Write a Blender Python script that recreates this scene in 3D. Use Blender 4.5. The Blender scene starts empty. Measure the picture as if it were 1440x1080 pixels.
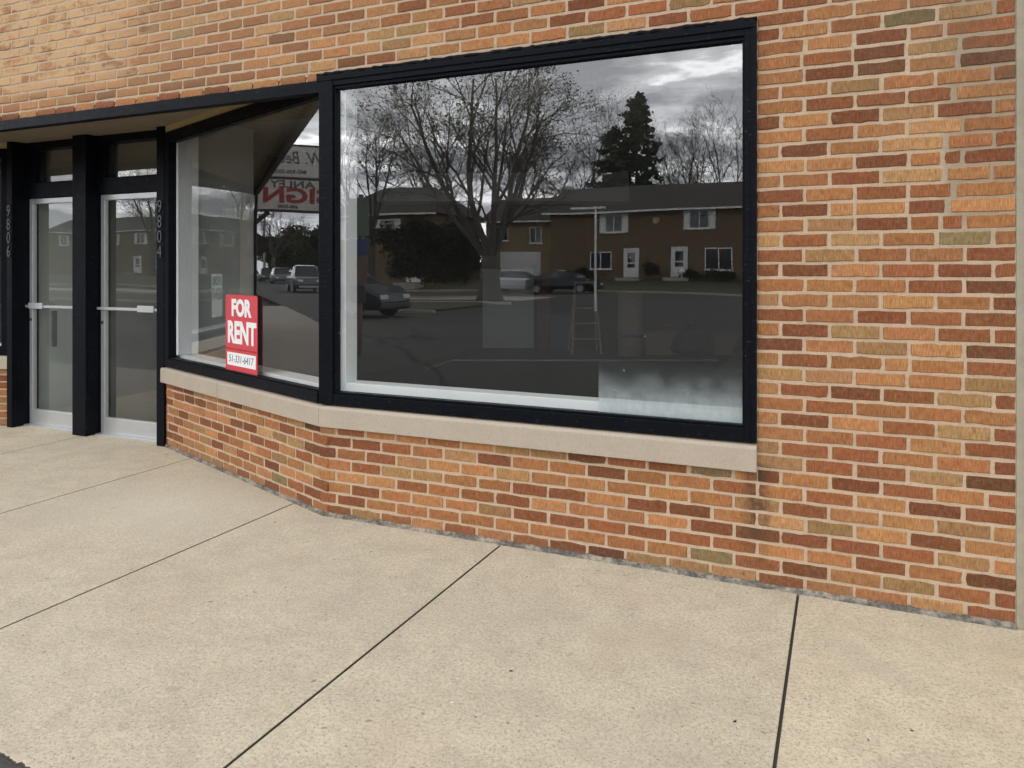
import bpy, bmesh, math, random
from mathutils import Vector, Matrix
R = math.radians
C = bpy.context.scene.collection
SC = bpy.context.scene
rnd = random.Random(7)

# ------------------------------------------------------------------ camera model (used to place things seen far off)
FP, CAMH, CAMD, HOR = 1050.0, 1.51, 3.72, 378.0
YAW = R(23.9); SA, CA = math.sin(YAW), math.cos(YAW)
def at(px, fw):                                # plan point seen at column px at forward distance fw
    r = (px-720)/FP*fw
    return Vector((-fw*SA + r*CA, fw*CA + r*SA - CAMD))
def opp(px, fw):                               # the same mirrored in the display window: across the street
    p = at(px, fw); return Vector((p.x, -p.y))
CORNER = Vector((-2.91, 0.0))
ANG = R(20.8); PANG = R(21.9)
ET = Vector((-math.cos(ANG), math.sin(ANG)))    # along the angled shopfront, going into the recess
EN = Vector((-math.sin(ANG), -math.cos(ANG)))   # outward
def down(px, fw):                              # the same mirrored in the angled window: down the street
    p = at(px, fw)
    t = Vector((-math.cos(PANG), math.sin(PANG))); n = Vector((-math.sin(PANG), -math.cos(PANG)))
    o = CORNER - n*0.02
    return p - n*(2*(p-o).dot(n))

# ------------------------------------------------------------------ materials
def new_mat(name):
    m = bpy.data.materials.new(name); m.use_nodes = True
    nt = m.node_tree; nt.nodes.clear()
    out = nt.nodes.new('ShaderNodeOutputMaterial')
    return m, nt, out
class G:                                       # tiny node helper
    def __init__(s, nt): s.nt = nt
    def n(s, t, **kw):
        nd = s.nt.nodes.new(t)
        for k, v in kw.items():
            if k.startswith('i_'):
                key = k[2:]
                key = int(key) if key.isdigit() else key.replace('_', ' ')
                s.set(nd.inputs[key], v)
            else: setattr(nd, k, v)
        return nd
    def set(s, inp, v):
        if isinstance(v, bpy.types.NodeSocket): s.nt.links.new(v, inp)
        elif isinstance(v, bpy.types.Node): s.nt.links.new(v.outputs[0], inp)
        else:
            if isinstance(v, tuple) and len(v) == 3 and inp.type == 'RGBA': v = (*v, 1)
            inp.default_value = v
    def math(s, op, a, b=0.0, c=None, clamp=False):
        nd = s.nt.nodes.new('ShaderNodeMath'); nd.operation = op; nd.use_clamp = clamp
        s.set(nd.inputs[0], a); s.set(nd.inputs[1], b)
        if c is not None: s.set(nd.inputs[2], c)
        return nd.outputs[0]
    def mix(s, f, a, b, blend='MIX'):
        nd = s.nt.nodes.new('ShaderNodeMix'); nd.data_type = 'RGBA'; nd.blend_type = blend
        s.set(nd.inputs[0], f); s.set(nd.inputs[6], a); s.set(nd.inputs[7], b)
        return nd.outputs[2]
    def ramp(s, f, stops, interp='LINEAR'):
        nd = s.nt.nodes.new('ShaderNodeValToRGB'); cr = nd.color_ramp; cr.interpolation = interp
        while len(cr.elements) < len(stops): cr.elements.new(0.5)
        for e, (p, c) in zip(cr.elements, stops):
            e.position = p; e.color = (c, c, c, 1) if isinstance(c, (int, float)) else (*c, 1)
        s.set(nd.inputs[0], f); return nd.outputs[0]
    def sstep(s, x, a, b):
        nd = s.nt.nodes.new('ShaderNodeMapRange'); nd.interpolation_type = 'SMOOTHSTEP'
        s.set(nd.inputs[0], x); nd.inputs[1].default_value = a; nd.inputs[2].default_value = b
        return nd.outputs[0]
    def noise(s, vec, scale, detail=3, rough=0.55, dist=0.0):
        nd = s.nt.nodes.new('ShaderNodeTexNoise')
        s.set(nd.inputs['Vector'], vec); nd.inputs['Scale'].default_value = scale
        nd.inputs['Detail'].default_value = detail; nd.inputs['Roughness'].default_value = rough
        nd.inputs['Distortion'].default_value = dist
        return nd.outputs[0]
    def map(s, vec, scale=(1,1,1), loc=(0,0,0), rot=(0,0,0)):
        nd = s.nt.nodes.new('ShaderNodeMapping'); s.set(nd.inputs[0], vec)
        nd.inputs[1].default_value = loc; nd.inputs[2].default_value = rot; nd.inputs[3].default_value = scale
        return nd.outputs[0]
    def bump(s, h, strength=0.5, dist=0.01, normal=None):
        nd = s.nt.nodes.new('ShaderNodeBump'); nd.inputs['Strength'].default_value = strength
        nd.inputs['Distance'].default_value = dist; s.set(nd.inputs['Height'], h)
        if normal is not None: s.set(nd.inputs['Normal'], normal)
        return nd.outputs[0]
    def pbr(s, col, rough=0.6, metal=0.0, normal=None, spec=0.5):
        nd = s.nt.nodes.new('ShaderNodeBsdfPrincipled')
        s.set(nd.inputs['Base Color'], col); s.set(nd.inputs['Roughness'], rough)
        nd.inputs['Metallic'].default_value = metal; nd.inputs['Specular IOR Level'].default_value = spec
        if normal is not None: s.set(nd.inputs['Normal'], normal)
        return nd.outputs[0]
def pos(g): return g.n('ShaderNodeNewGeometry').outputs['Position']

def simple(name, col, rough=0.6, metal=0.0, vary=0.12, nscale=6.0, bscale=0, bstr=0.2, spec=0.5):
    m, nt, out = new_mat(name); g = G(nt)
    p = g.n('ShaderNodeTexCoord').outputs['Object']
    a = g.noise(p, nscale, 4)
    c = g.mix(a, tuple(x*(1-vary) for x in col), tuple(min(1, x*(1+vary)) for x in col))
    nrm = g.bump(g.noise(p, bscale, 4), bstr, 0.005) if bscale else None
    r = g.math('ADD', rough-0.06, g.math('MULTIPLY', g.noise(p, nscale*2.3, 3), 0.12))
    nt.links.new(g.pbr(c, r, metal, nrm, spec), out.inputs[0]); return m

def brick_material():
    m, nt, out = new_mat('face_brick'); g = G(nt)
    uv = g.n('ShaderNodeUVMap').outputs[0]
    col = g.n('ShaderNodeAttribute', attribute_name='Col').outputs['Color']
    sep = g.n('ShaderNodeSeparateXYZ', i_0=uv); u, v = sep.outputs[0], sep.outputs[1]
    stri = g.noise(g.map(uv, (1, 0.10, 1)), 260, 2, 0.5, 0.3)      # vertical wire-cut scoring
    fine = g.noise(uv, 420, 3, 0.6)
    blot = g.noise(uv, 34, 4, 0.6)
    c = g.mix(g.ramp(stri, [(0.30, 0.0), (0.70, 1.0)]), g.mix(1.0, col, (0.66, 0.58, 0.50), 'MULTIPLY'), g.mix(1.0, col, (1.22, 1.18, 1.10), 'MULTIPLY'))
    c = g.mix(g.math('MULTIPLY', g.ramp(g.noise(uv, 11, 3, 0.6), [(0.35, 0.0), (0.65, 1.0)]), 0.40), c, g.mix(1.0, c, (1.30, 1.26, 1.16), 'MULTIPLY'))
    c = g.mix(g.math('MULTIPLY', g.ramp(g.noise(uv, 55, 4, 0.7), [(0.50, 0.0), (0.72, 1.0)]), 0.22), c, (0.46, 0.31, 0.18))
    c = g.mix(g.math('MULTIPLY', g.ramp(blot, [(0.40, 0.0), (0.70, 1.0)]), 0.60), c, g.mix(1.0, c, (0.70, 0.60, 0.52), 'MULTIPLY'))
    pits = g.ramp(g.noise(g.map(uv, (1, 0.6, 1)), 190, 2, 0.5), [(0.24, 1.0), (0.32, 0.0)])
    c = g.mix(g.math('MULTIPLY', pits, 0.75), c, (0.05, 0.03, 0.02))
    # iron spots burnt into a few bricks
    sp = g.math('MULTIPLY', g.ramp(g.noise(uv, 75, 3, 0.6), [(0.60, 0.0), (0.66, 1.0)]), g.ramp(g.noise(uv, 5.5, 1), [(0.62, 0.0), (0.68, 1.0)]))
    c = g.mix(g.math('MULTIPLY', sp, 0.8), c, (0.035, 0.025, 0.018))
    # rusty run-off below the end of the window sill
    w1 = g.math('ABSOLUTE', g.math('ADD', g.math('ADD', u, 0.375), g.math('MULTIPLY', g.math('SUBTRACT', g.noise(g.map(uv, (1, 0.5, 1)), 14, 2), 0.5), 0.07)))
    st = g.math('MULTIPLY', g.sstep(w1, 0.095, 0.015), g.math('MULTIPLY', g.sstep(v, 0.02, 0.34), g.sstep(v, 0.60, 0.56)))
    st = g.math('MULTIPLY', st, g.ramp(g.noise(uv, 30, 3), [(0.25, 0.3), (0.6, 1.0)]))
    c = g.mix(g.math('MULTIPLY', st, 0.78), c, (0.060, 0.034, 0.020))
    # lime wash smeared over the bricks high up at the left end of the band
    sm = g.math('MULTIPLY', g.sstep(u, -3.6, -5.2), g.sstep(v, 2.72, 2.95))
    nz = g.noise(g.map(uv, (1, 1.5, 1)), 5.0, 5, 0.65)
    sm = g.math('MULTIPLY', sm, g.ramp(nz, [(0.36, 0.0), (0.50, 1.0)]))
    sm2 = g.math('MULTIPLY', g.math('MULTIPLY', g.sstep(u, -1.5, -4.5), g.sstep(v, 2.66, 2.8)), 0.30)
    c = g.mix(g.math('MULTIPLY', g.math('MAXIMUM', sm, sm2), 0.96), c, g.mix(g.noise(uv, 60, 3), (0.50, 0.31, 0.155), (0.60, 0.40, 0.22)))
    # sooty weathering high up at the right end
    wr = g.math('MULTIPLY', g.math('MULTIPLY', g.sstep(u, -0.25, 0.45), g.sstep(v, 2.05, 2.5)), g.ramp(g.noise(g.map(uv, (1, 0.35, 1)), 7, 4, 0.65), [(0.34, 0.0), (0.62, 1.0)]))
    c = g.mix(g.math('MULTIPLY', wr, 0.50), c, (0.155, 0.105, 0.06))
    # grey dirt near the pavement
    dk = g.math('MULTIPLY', g.sstep(v, 0.16, 0.01), g.ramp(g.noise(uv, 9, 4), [(0.3, 0.2), (0.7, 0.8)]))
    c = g.mix(g.math('MULTIPLY', dk, 0.35), c, (0.09, 0.075, 0.06))
    h = g.math('ADD', g.math('MULTIPLY', stri, 1.0), g.math('MULTIPLY', fine, 0.5))
    h = g.math('SUBTRACT', h, pits)
    nt.links.new(g.pbr(c, 0.86, 0, g.bump(h, 0.55, 0.0025), 0.25), out.inputs[0]); return m

def mortar_material():
    m, nt, out = new_mat('mortar'); g = G(nt)
    p = pos(g)
    sep = g.n('ShaderNodeSeparateXYZ', i_0=p)
    c = g.mix(g.noise(p, 9, 5, 0.65), (0.45, 0.335, 0.225), (0.60, 0.465, 0.335))
    c = g.mix(g.math('MULTIPLY', g.ramp(g.noise(p, 130, 3), [(0.30, 1.0), (0.48, 0.0)]), 0.5), c, (0.30, 0.23, 0.17))
    base = g.math('MULTIPLY', g.sstep(sep.outputs[2], 0.035, 0.006), g.ramp(g.noise(p, 12, 4, 0.7), [(0.38, 0.25), (0.56, 1.0)]))
    c = g.mix(base, c, (0.085, 0.078, 0.07))
    # the grey repair in the right-hand part of the wall
    gx = g.math('MULTIPLY', g.sstep(sep.outputs[0], 0.36, 0.44), g.sstep(sep.outputs[2], 1.5, 1.8))
    c = g.mix(g.math('MULTIPLY', gx, 0.75), c, g.mix(g.noise(p, 30, 4), (0.24, 0.19, 0.13), (0.37, 0.31, 0.22)))
    h = g.math('ADD', g.noise(p, 140, 4, 0.7), g.math('MULTIPLY', g.noise(p, 30, 3), 1.2))
    nt.links.new(g.pbr(c, 0.95, 0, g.bump(h, 0.8, 0.004), 0.2), out.inputs[0]); return m

def concrete_material():
    m, nt, out = new_mat('pavement_concrete'); g = G(nt)
    p = pos(g); sep = g.n('ShaderNodeSeparateXYZ', i_0=p); x, y = sep.outputs[0], sep.outputs[1]
    big = g.noise(p, 0.9, 5, 0.6, 0.4); mid = g.noise(p, 5.5, 5, 0.65)
    c = g.mix(g.ramp(big, [(0.30, 0.0), (0.70, 1.0)]), (0.64, 0.560, 0.425), (0.73, 0.645, 0.485))
    c = g.mix(g.math('MULTIPLY', g.ramp(mid, [(0.38, 1.0), (0.57, 0.0)]), 0.36), c, (0.44, 0.38, 0.285))
    c = g.mix(g.math('MULTIPLY', g.ramp(g.noise(p, 24, 4, 0.7), [(0.40, 1.0), (0.56, 0.0)]), 0.24), c, (0.45, 0.385, 0.28))
    slab = g.n('ShaderNodeTexWhiteNoise', noise_dimensions='1D', i_W=g.math('FLOOR', g.math('DIVIDE', g.math('ADD', x, 0.19), 1.5225))).outputs[0]
    c = g.mix(slab, g.mix(1.0, c, (0.92, 0.92, 0.93), 'MULTIPLY'), g.mix(1.0, c, (1.05, 1.04, 1.02), 'MULTIPLY'))
    # sand and fine aggregate laid bare by wear
    gr = g.noise(p, 72, 4, 0.8)
    c = g.mix(g.math('MULTIPLY', g.ramp(gr, [(0.36, 1.0), (0.49, 0.0)]), 0.62), c, (0.29, 0.245, 0.185))
    c = g.mix(g.math('MULTIPLY', g.ramp(gr, [(0.54, 0.0), (0.68, 1.0)]), 0.6), c, (0.80, 0.73, 0.58))
    vo = g.n('ShaderNodeTexVoronoi', i_Vector=p, i_Scale=150.0); vc = g.n('ShaderNodeSeparateXYZ', i_0=vo.outputs['Color'])
    grain = g.math('MULTIPLY', g.sstep(vo.outputs['Distance'], 0.42, 0.25), g.ramp(vc.outputs[0], [(0.80, 0.0), (0.86, 1.0)]))
    c = g.mix(g.math('MULTIPLY', grain, 0.75), c, g.ramp(vc.outputs[1], [(0.0, (0.13, 0.10, 0.08)), (0.55, (0.30, 0.22, 0.15)), (1.0, (0.62, 0.58, 0.50))], 'CONSTANT'))
    rare = g.math('MULTIPLY', g.ramp(g.noise(p, 28, 2, 0.5), [(0.70, 0.0), (0.74, 1.0)]), 0.6)
    c = g.mix(rare, c, (0.16, 0.135, 0.10))
    # grey patches, pink iron tint, a pale washed area on the third slab
    c = g.mix(g.math('MULTIPLY', g.ramp(g.noise(g.map(p, loc=(7, 3, 1)), 1.6, 4), [(0.52, 0.0), (0.66, 1.0)]), 0.22), c, (0.46, 0.41, 0.335))
    c = g.mix(g.math('MULTIPLY', g.ramp(g.noise(g.map(p, loc=(2, 9, 1)), 2.1, 3), [(0.55, 0.0), (0.68, 1.0)]), 0.18), c, (0.56, 0.41, 0.28))
    d = g.n('ShaderNodeVectorMath', operation='DISTANCE', i_0=g.map(p, (1, 1.25, 0)), i_1=(-3.95, -0.35, 0.0)).outputs['Value']
    pale = g.math('MULTIPLY', g.sstep(g.math('ADD', d, g.math('MULTIPLY', mid, 1.5)), 1.75, 0.65), 0.34)
    c = g.mix(pale, c, (0.74, 0.70, 0.58))
    c = g.mix(g.sstep(sep.outputs[2], -0.001, -0.004), c, (0.105, 0.088, 0.068))     # soil packed in the joints, and groove shade put into the colour
    sp2 = g.ramp(g.noise(g.map(p, loc=(4, 1, 2)), 7.5, 2, 0.5), [(0.715, 0.0), (0.735, 1.0)])
    c = g.mix(g.math('MULTIPLY', sp2, 0.22), c, (0.22, 0.19, 0.15))                # old gum and drip spots
    h = g.math('ADD', g.noise(p, 110, 4, 0.75), g.math('MULTIPLY', g.noise(p, 420, 2), 0.5))
    nt.links.new(g.pbr(c, 0.92, 0, g.bump(h, 0.9, 0.006), 0.25), out.inputs[0]); return m

def asphalt_material(name, dark, light):
    m, nt, out = new_mat(name); g = G(nt); p = pos(g)
    c = g.mix(g.noise(p, 0.25, 5, 0.6), dark, light)
    c = g.mix(g.math('MULTIPLY', g.ramp(g.noise(p, 90, 3, 0.7), [(0.4, 1.0), (0.55, 0.0)]), 0.5), c, tuple(v*0.5 for v in dark))
    cr = g.n('ShaderNodeTexVoronoi', feature='DISTANCE_TO_EDGE', i_Vector=g.n('ShaderNodeVectorMath', operation='ADD', i_0=p, i_1=g.n('ShaderNodeTexNoise', i_Vector=p, i_Scale=0.6).outputs['Color']).outputs[0], i_Scale=0.16)
    c = g.mix(g.math('MULTIPLY', g.sstep(cr.outputs[0], 0.012, 0.004), 0.7), c, tuple(v*0.35 for v in dark))
    nt.links.new(g.pbr(c, 0.9, 0, g.bump(g.noise(p, 120, 3, 0.7), 0.6, 0.006), 0.3), out.inputs[0]); return m

def limestone_material():
    m, nt, out = new_mat('limestone'); g = G(nt); p = pos(g)
    c = g.mix(g.noise(p, 5, 5, 0.65), (0.38, 0.32, 0.25), (0.47, 0.40, 0.32))
    c = g.mix(g.math('MULTIPLY', g.ramp(g.noise(g.map(p, (1, 1, 0.5)), 90, 4, 0.7), [(0.36, 1.0), (0.5, 0.0)]), 0.28), c, (0.30, 0.25, 0.20))
    c = g.mix(g.math('MULTIPLY', g.ramp(g.noise(p, 230, 2), [(0.28, 1.0), (0.36, 0.0)]), 0.7), c, (0.16, 0.13, 0.10))
    nt.links.new(g.pbr(c, 0.85, 0, g.bump(g.noise(p, 120, 4, 0.7), 0.45, 0.003), 0.3), out.inputs[0]); return m

def paint_material():
    m, nt, out = new_mat('black_paint'); g = G(nt); p = pos(g)
    c = g.mix(g.noise(p, 4, 5, 0.6), (0.0025, 0.003, 0.005), (0.005, 0.006, 0.010))
    ch = g.ramp(g.noise(g.map(p, (1, 1, 3)), 46, 3, 0.6), [(0.66, 0.0), (0.70, 1.0)])
    c = g.mix(g.math('MULTIPLY', ch, 0.5), c, (0.10, 0.105, 0.115))
    r = g.math('ADD', 0.34, g.math('MULTIPLY', g.noise(p, 12, 4), 0.25))
    h = g.math('ADD', g.noise(g.map(p, (1, 1, 4)), 16, 3), g.math('MULTIPLY', g.noise(p, 120, 3), 0.3))
    nt.links.new(g.pbr(c, r, 0, g.bump(h, 0.35, 0.005), 0.09), out.inputs[0]); return m

def glass_material(name, r0, tint=(0.88, 0.91, 0.89), dirt=0.007):
    m, nt, out = new_mat(name); g = G(nt)
    geo = g.n('ShaderNodeNewGeometry')
    cosv = g.math('ABSOLUTE', g.n('ShaderNodeVectorMath', operation='DOT_PRODUCT', i_0=geo.outputs['Incoming'], i_1=geo.outputs['Normal']).outputs['Value'])
    fr = g.math('ADD', r0, g.math('MULTIPLY', 1-r0, g.math('POWER', g.math('SUBTRACT', 1.0, cosv), 5.0)), clamp=True)
    p = geo.outputs['Position']
    wav = g.bump(g.noise(p, 0.9, 1, 0.4), 0.012, 0.2)
    gl = g.n('ShaderNodeBsdfGlossy', i_Color=(1, 1, 1), i_Roughness=0.0); nt.links.new(wav, gl.inputs['Normal'])
    tr = g.n('ShaderNodeBsdfTransparent', i_Color=tint)
    mx = g.n('ShaderNodeMixShader'); g.set(mx.inputs[0], fr); g.set(mx.inputs[1], tr); g.set(mx.inputs[2], gl)
    df = g.n('ShaderNodeBsdfDiffuse', i_Color=(0.6, 0.62, 0.62))
    f2 = g.math('MULTIPLY', g.ramp(g.noise(p, 3.0, 4, 0.6), [(0.35, 0.3), (0.75, 1.0)]), dirt)
    fl = g.ramp(g.noise(p, 31, 1, 0.5), [(0.815, 0.0), (0.83, 0.5)])
    m2 = g.n('ShaderNodeMixShader'); g.set(m2.inputs[0], g.math('ADD', f2, g.math('MULTIPLY', fl, 0.6))); g.set(m2.inputs[1], mx); g.set(m2.inputs[2], df)
    nt.links.new(m2.outputs[0], out.inputs[0]); return m

def film_material():
    m, nt, out = new_mat('whitish_film'); g = G(nt)
    uv = g.n('ShaderNodeUVMap').outputs[0]; sep = g.n('ShaderNodeSeparateXYZ', i_0=uv); v = sep.outputs[1]
    n1 = g.noise(uv, 2.2, 2, 0.5); n2 = g.noise(g.map(uv, (1, 0.5, 1)), 9, 3, 0.55)
    edge = g.math('SUBTRACT', v, g.math('MULTIPLY', g.math('SUBTRACT', n1, 0.5), 0.5))
    a = g.math('MULTIPLY', g.sstep(edge, 0.95, 0.0), g.ramp(n2, [(0.30, 0.82), (0.65, 1.0)]))
    a = g.math('ADD', g.math('MULTIPLY', a, 0.62), 0.015)
    tr = g.n('ShaderNodeBsdfTransparent'); df = g.n('ShaderNodeBsdfDiffuse', i_Color=(0.62, 0.70, 0.72))
    mx = g.n('ShaderNodeMixShader'); g.set(mx.inputs[0], a); g.set(mx.inputs[1], tr); g.set(mx.inputs[2], df)
    nt.links.new(mx.outputs[0], out.inputs[0]); return m

def leaf_material(name, c1, c2):
    m, nt, out = new_mat(name); g = G(nt)
    ra = g.noise(pos(g), 1.3, 4, 0.7)
    c = g.mix(ra, c1, c2)
    nt.links.new(g.pbr(c, 0.7, 0, None, 0.2), out.inputs[0]); return m

def house_brick_material(name, c1, c2, mort):
    m, nt, out = new_mat(name); g = G(nt)
    uv = g.n('ShaderNodeUVMap').outputs[0]
    b = g.n('ShaderNodeTexBrick', i_Vector=uv, i_Color1=c1, i_Color2=c2, i_Mortar=mort, i_Scale=1.0, i_Mortar_Size=0.006)
    b.inputs['Brick Width'].default_value = 0.215; b.inputs['Row Height'].default_value = 0.07
    c = g.mix(g.noise(uv, 0.8, 4), b.outputs[0], g.mix(1.0, b.outputs[0], (0.7, 0.7, 0.7), 'MULTIPLY'))
    nt.links.new(g.pbr(c, 0.9), out.inputs[0]); return m

def floor_material():
    m, nt, out = new_mat('worn_floor'); g = G(nt); p = pos(g)
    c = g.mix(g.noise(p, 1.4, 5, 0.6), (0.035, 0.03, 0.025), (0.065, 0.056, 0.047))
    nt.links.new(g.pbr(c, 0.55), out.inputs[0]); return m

def foot_material():
    m, nt, out = new_mat('grey_foot_mortar'); g = G(nt); p = pos(g)
    c = g.mix(g.ramp(g.noise(g.map(p, (1, 1, 2.5)), 7, 5, 0.7), [(0.40, 0.0), (0.58, 1.0)]), (0.36, 0.32, 0.26), (0.13, 0.12, 0.105))
    c = g.mix(g.math('MULTIPLY', g.ramp(g.noise(p, 60, 4, 0.7), [(0.45, 0.0), (0.62, 1.0)]), 0.6), c, (0.05, 0.045, 0.04))
    nt.links.new(g.pbr(c, 0.95, 0, g.bump(g.noise(p, 70, 4, 0.7), 0.9, 0.008), 0.2), out.inputs[0]); return m
M = {}
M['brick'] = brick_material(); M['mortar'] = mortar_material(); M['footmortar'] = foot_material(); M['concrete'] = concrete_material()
M['limestone'] = limestone_material(); M['paint'] = paint_material()
M['asphalt'] = asphalt_material('asphalt', (0.050, 0.049, 0.046), (0.088, 0.086, 0.080))
M['glass'] = glass_material('window_glass', 0.185, (0.97, 0.98, 0.97))
M['doorglass'] = glass_material('door_glass', 0.14, (0.93, 0.96, 0.94), 0.05)
M['carglass'] = simple('car_glass', (0.02, 0.025, 0.03), 0.08, 0, 0.1, 3, spec=0.8)
M['film'] = film_material()
M['alu'] = simple('brushed_aluminium', (0.56, 0.57, 0.58), 0.36, 0.55, 0.08, 9, 160, 0.05)
M['white'] = simple('white_trim_paint', (0.86, 0.88, 0.88), 0.5, 0, 0.05, 5, 60, 0.06)
M['offwhite'] = simple('plaster', (0.62, 0.65, 0.61), 0.8, 0, 0.06, 2)
M['ceiling'] = simple('ceiling_tiles', (0.40, 0.39, 0.36), 0.9, 0, 0.05, 2)
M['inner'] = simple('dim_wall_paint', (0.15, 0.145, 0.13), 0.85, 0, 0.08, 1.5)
M['floor'] = floor_material()
M['soffit'] = simple('soffit_boards', (0.235, 0.19, 0.135), 0.7, 0, 0.10, 4, 30, 0.1)
M['ochre'] = simple('ochre_paint', (0.52, 0.41, 0.19), 0.75, 0, 0.15, 6, 40, 0.1)
M['red'] = simple('sign_red', (0.58, 0.050, 0.065), 0.45, 0, 0.06, 8)
M['signwhite'] = simple('sign_white', (0.82, 0.82, 0.82), 0.45, 0, 0.03, 8)
M['ink'] = simple('marker_ink', (0.10, 0.12, 0.15), 0.6, 0, 0.2, 40)
M['teal'] = simple('teal_print', (0.05, 0.16, 0.16), 0.6)
M['numeral'] = simple('dull_numeral_metal', (0.13, 0.135, 0.15), 0.45, 0.5, 0.1, 20)
M['grass'] = simple('dormant_grass', (0.052, 0.055, 0.026), 0.95, 0, 0.4, 1.2, 30, 0.6)
M['sidewalk2'] = simple('pale_concrete', (0.36, 0.33, 0.28), 0.9, 0, 0.12, 0.7)
M['oldconcrete'] = simple('old_grey_concrete', (0.27, 0.245, 0.205), 0.92, 0, 0.22, 1.1, 40, 0.4)
M['stripe'] = simple('worn_white_stripe', (0.42, 0.42, 0.40), 0.85, 0, 0.3, 9)
M['bark'] = simple('bark', (0.085, 0.073, 0.060), 0.95, 0, 0.35, 5, 22, 0.6)
M['twig'] = simple('twig_bark', (0.080, 0.066, 0.052), 0.95, 0, 0.3, 5)
M['dryleaf'] = leaf_material('autumn_leaves', (0.085, 0.060, 0.030), (0.055, 0.060, 0.026))
M['needle'] = leaf_material('conifer_needles', (0.030, 0.040, 0.024), (0.065, 0.078, 0.045))
M['yew'] = leaf_material('yew_leaves', (0.016, 0.022, 0.012), (0.042, 0.046, 0.022))
M['hbrick'] = house_brick_material('row_house_brick', (0.115, 0.075, 0.038), (0.165, 0.108, 0.052), (0.26, 0.21, 0.15))
M['hbrick2'] = house_brick_material('yellow_house_brick', (0.27, 0.19, 0.095), (0.33, 0.25, 0.13), (0.30, 0.26, 0.2))
M['shingle'] = simple('asphalt_shingle', (0.050, 0.045, 0.040), 0.95, 0, 0.3, 8, 30, 0.4)
M['housewhite'] = simple('house_trim', (0.70, 0.70, 0.68), 0.55)
M['pane'] = simple('house_window_pane', (0.03, 0.035, 0.04), 0.06, 0, 0.2, 2, spec=0.9)
M['carblack'] = simple('dark_car_paint', (0.008, 0.010, 0.014), 0.16, 0, 0.1, 2, spec=0.7)
M['cargrey'] = simple('grey_car_paint', (0.10, 0.11, 0.12), 0.22, 0.3, 0.1, 2)
M['carwhite'] = simple('white_car_paint', (0.66, 0.67, 0.68), 0.22)
M['tyre'] = simple('tyre_rubber', (0.018, 0.018, 0.018), 0.9)
M['lamp'] = simple('lamp_lens', (0.65, 0.65, 0.62), 0.15)
M['taillamp'] = simple('red_lamp_lens', (0.35, 0.02, 0.02), 0.2)
M['steel'] = simple('galvanised_steel', (0.30, 0.31, 0.31), 0.5, 0.6, 0.15, 14)
M['darksteel'] = simple('dark_steel', (0.05, 0.05, 0.048), 0.6, 0.2, 0.15, 8)
M['green'] = simple('green_sign_sheet', (0.10, 0.16, 0.115), 0.5)
M['blue'] = simple('blue_sign_sheet', (0.04, 0.07, 0.19), 0.5)
M['brown'] = simple('brown_sign_sheet', (0.15, 0.105, 0.085), 0.6)
M['signgrey'] = simple('sign_face', (0.56, 0.56, 0.53), 0.55, 0, 0.06, 3)
M['signred'] = simple('red_letter_vinyl', (0.32, 0.03, 0.03), 0.5)
M['signblack'] = simple('dark_letter_vinyl', (0.055, 0.06, 0.06), 0.5)
M['wood'] = simple('stained_wood', (0.16, 0.075, 0.045), 0.6, 0, 0.25, 6)
M['pine'] = simple('ladder_wood', (0.60, 0.48, 0.32), 0.7, 0, 0.2, 6)
M['carpet'] = simple('rolled_carpet', (0.50, 0.43, 0.32), 0.95, 0, 0.2, 20, 90, 0.4)
M['board'] = simple('white_board', (0.60, 0.62, 0.60), 0.7, 0, 0.04, 2)
M['bluebox'] = simple('blue_plastic', (0.06, 0.09, 0.15), 0.5)
M['cardboard'] = simple('cardboard', (0.40, 0.30, 0.19), 0.85, 0, 0.12, 4)
M['darkbag'] = simple('black_bag_plastic', (0.035, 0.035, 0.04), 0.4, 0, 0.2, 5, 14, 0.6)
M['deadleaf'] = simple('dead_leaf', (0.022, 0.017, 0.014), 0.8, 0, 0.3, 60)
M['paper'] = simple('paper_scrap', (0.75, 0.75, 0.70), 0.8)
M['tanstone'] = simple('tan_stone', (0.47, 0.34, 0.21), 0.88, 0, 0.14, 7, 60, 0.3)
M['greyjoint'] = simple('grey_joint_mortar', (0.34, 0.30, 0.23), 0.95, 0, 0.22, 14, 90, 0.5)

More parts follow.
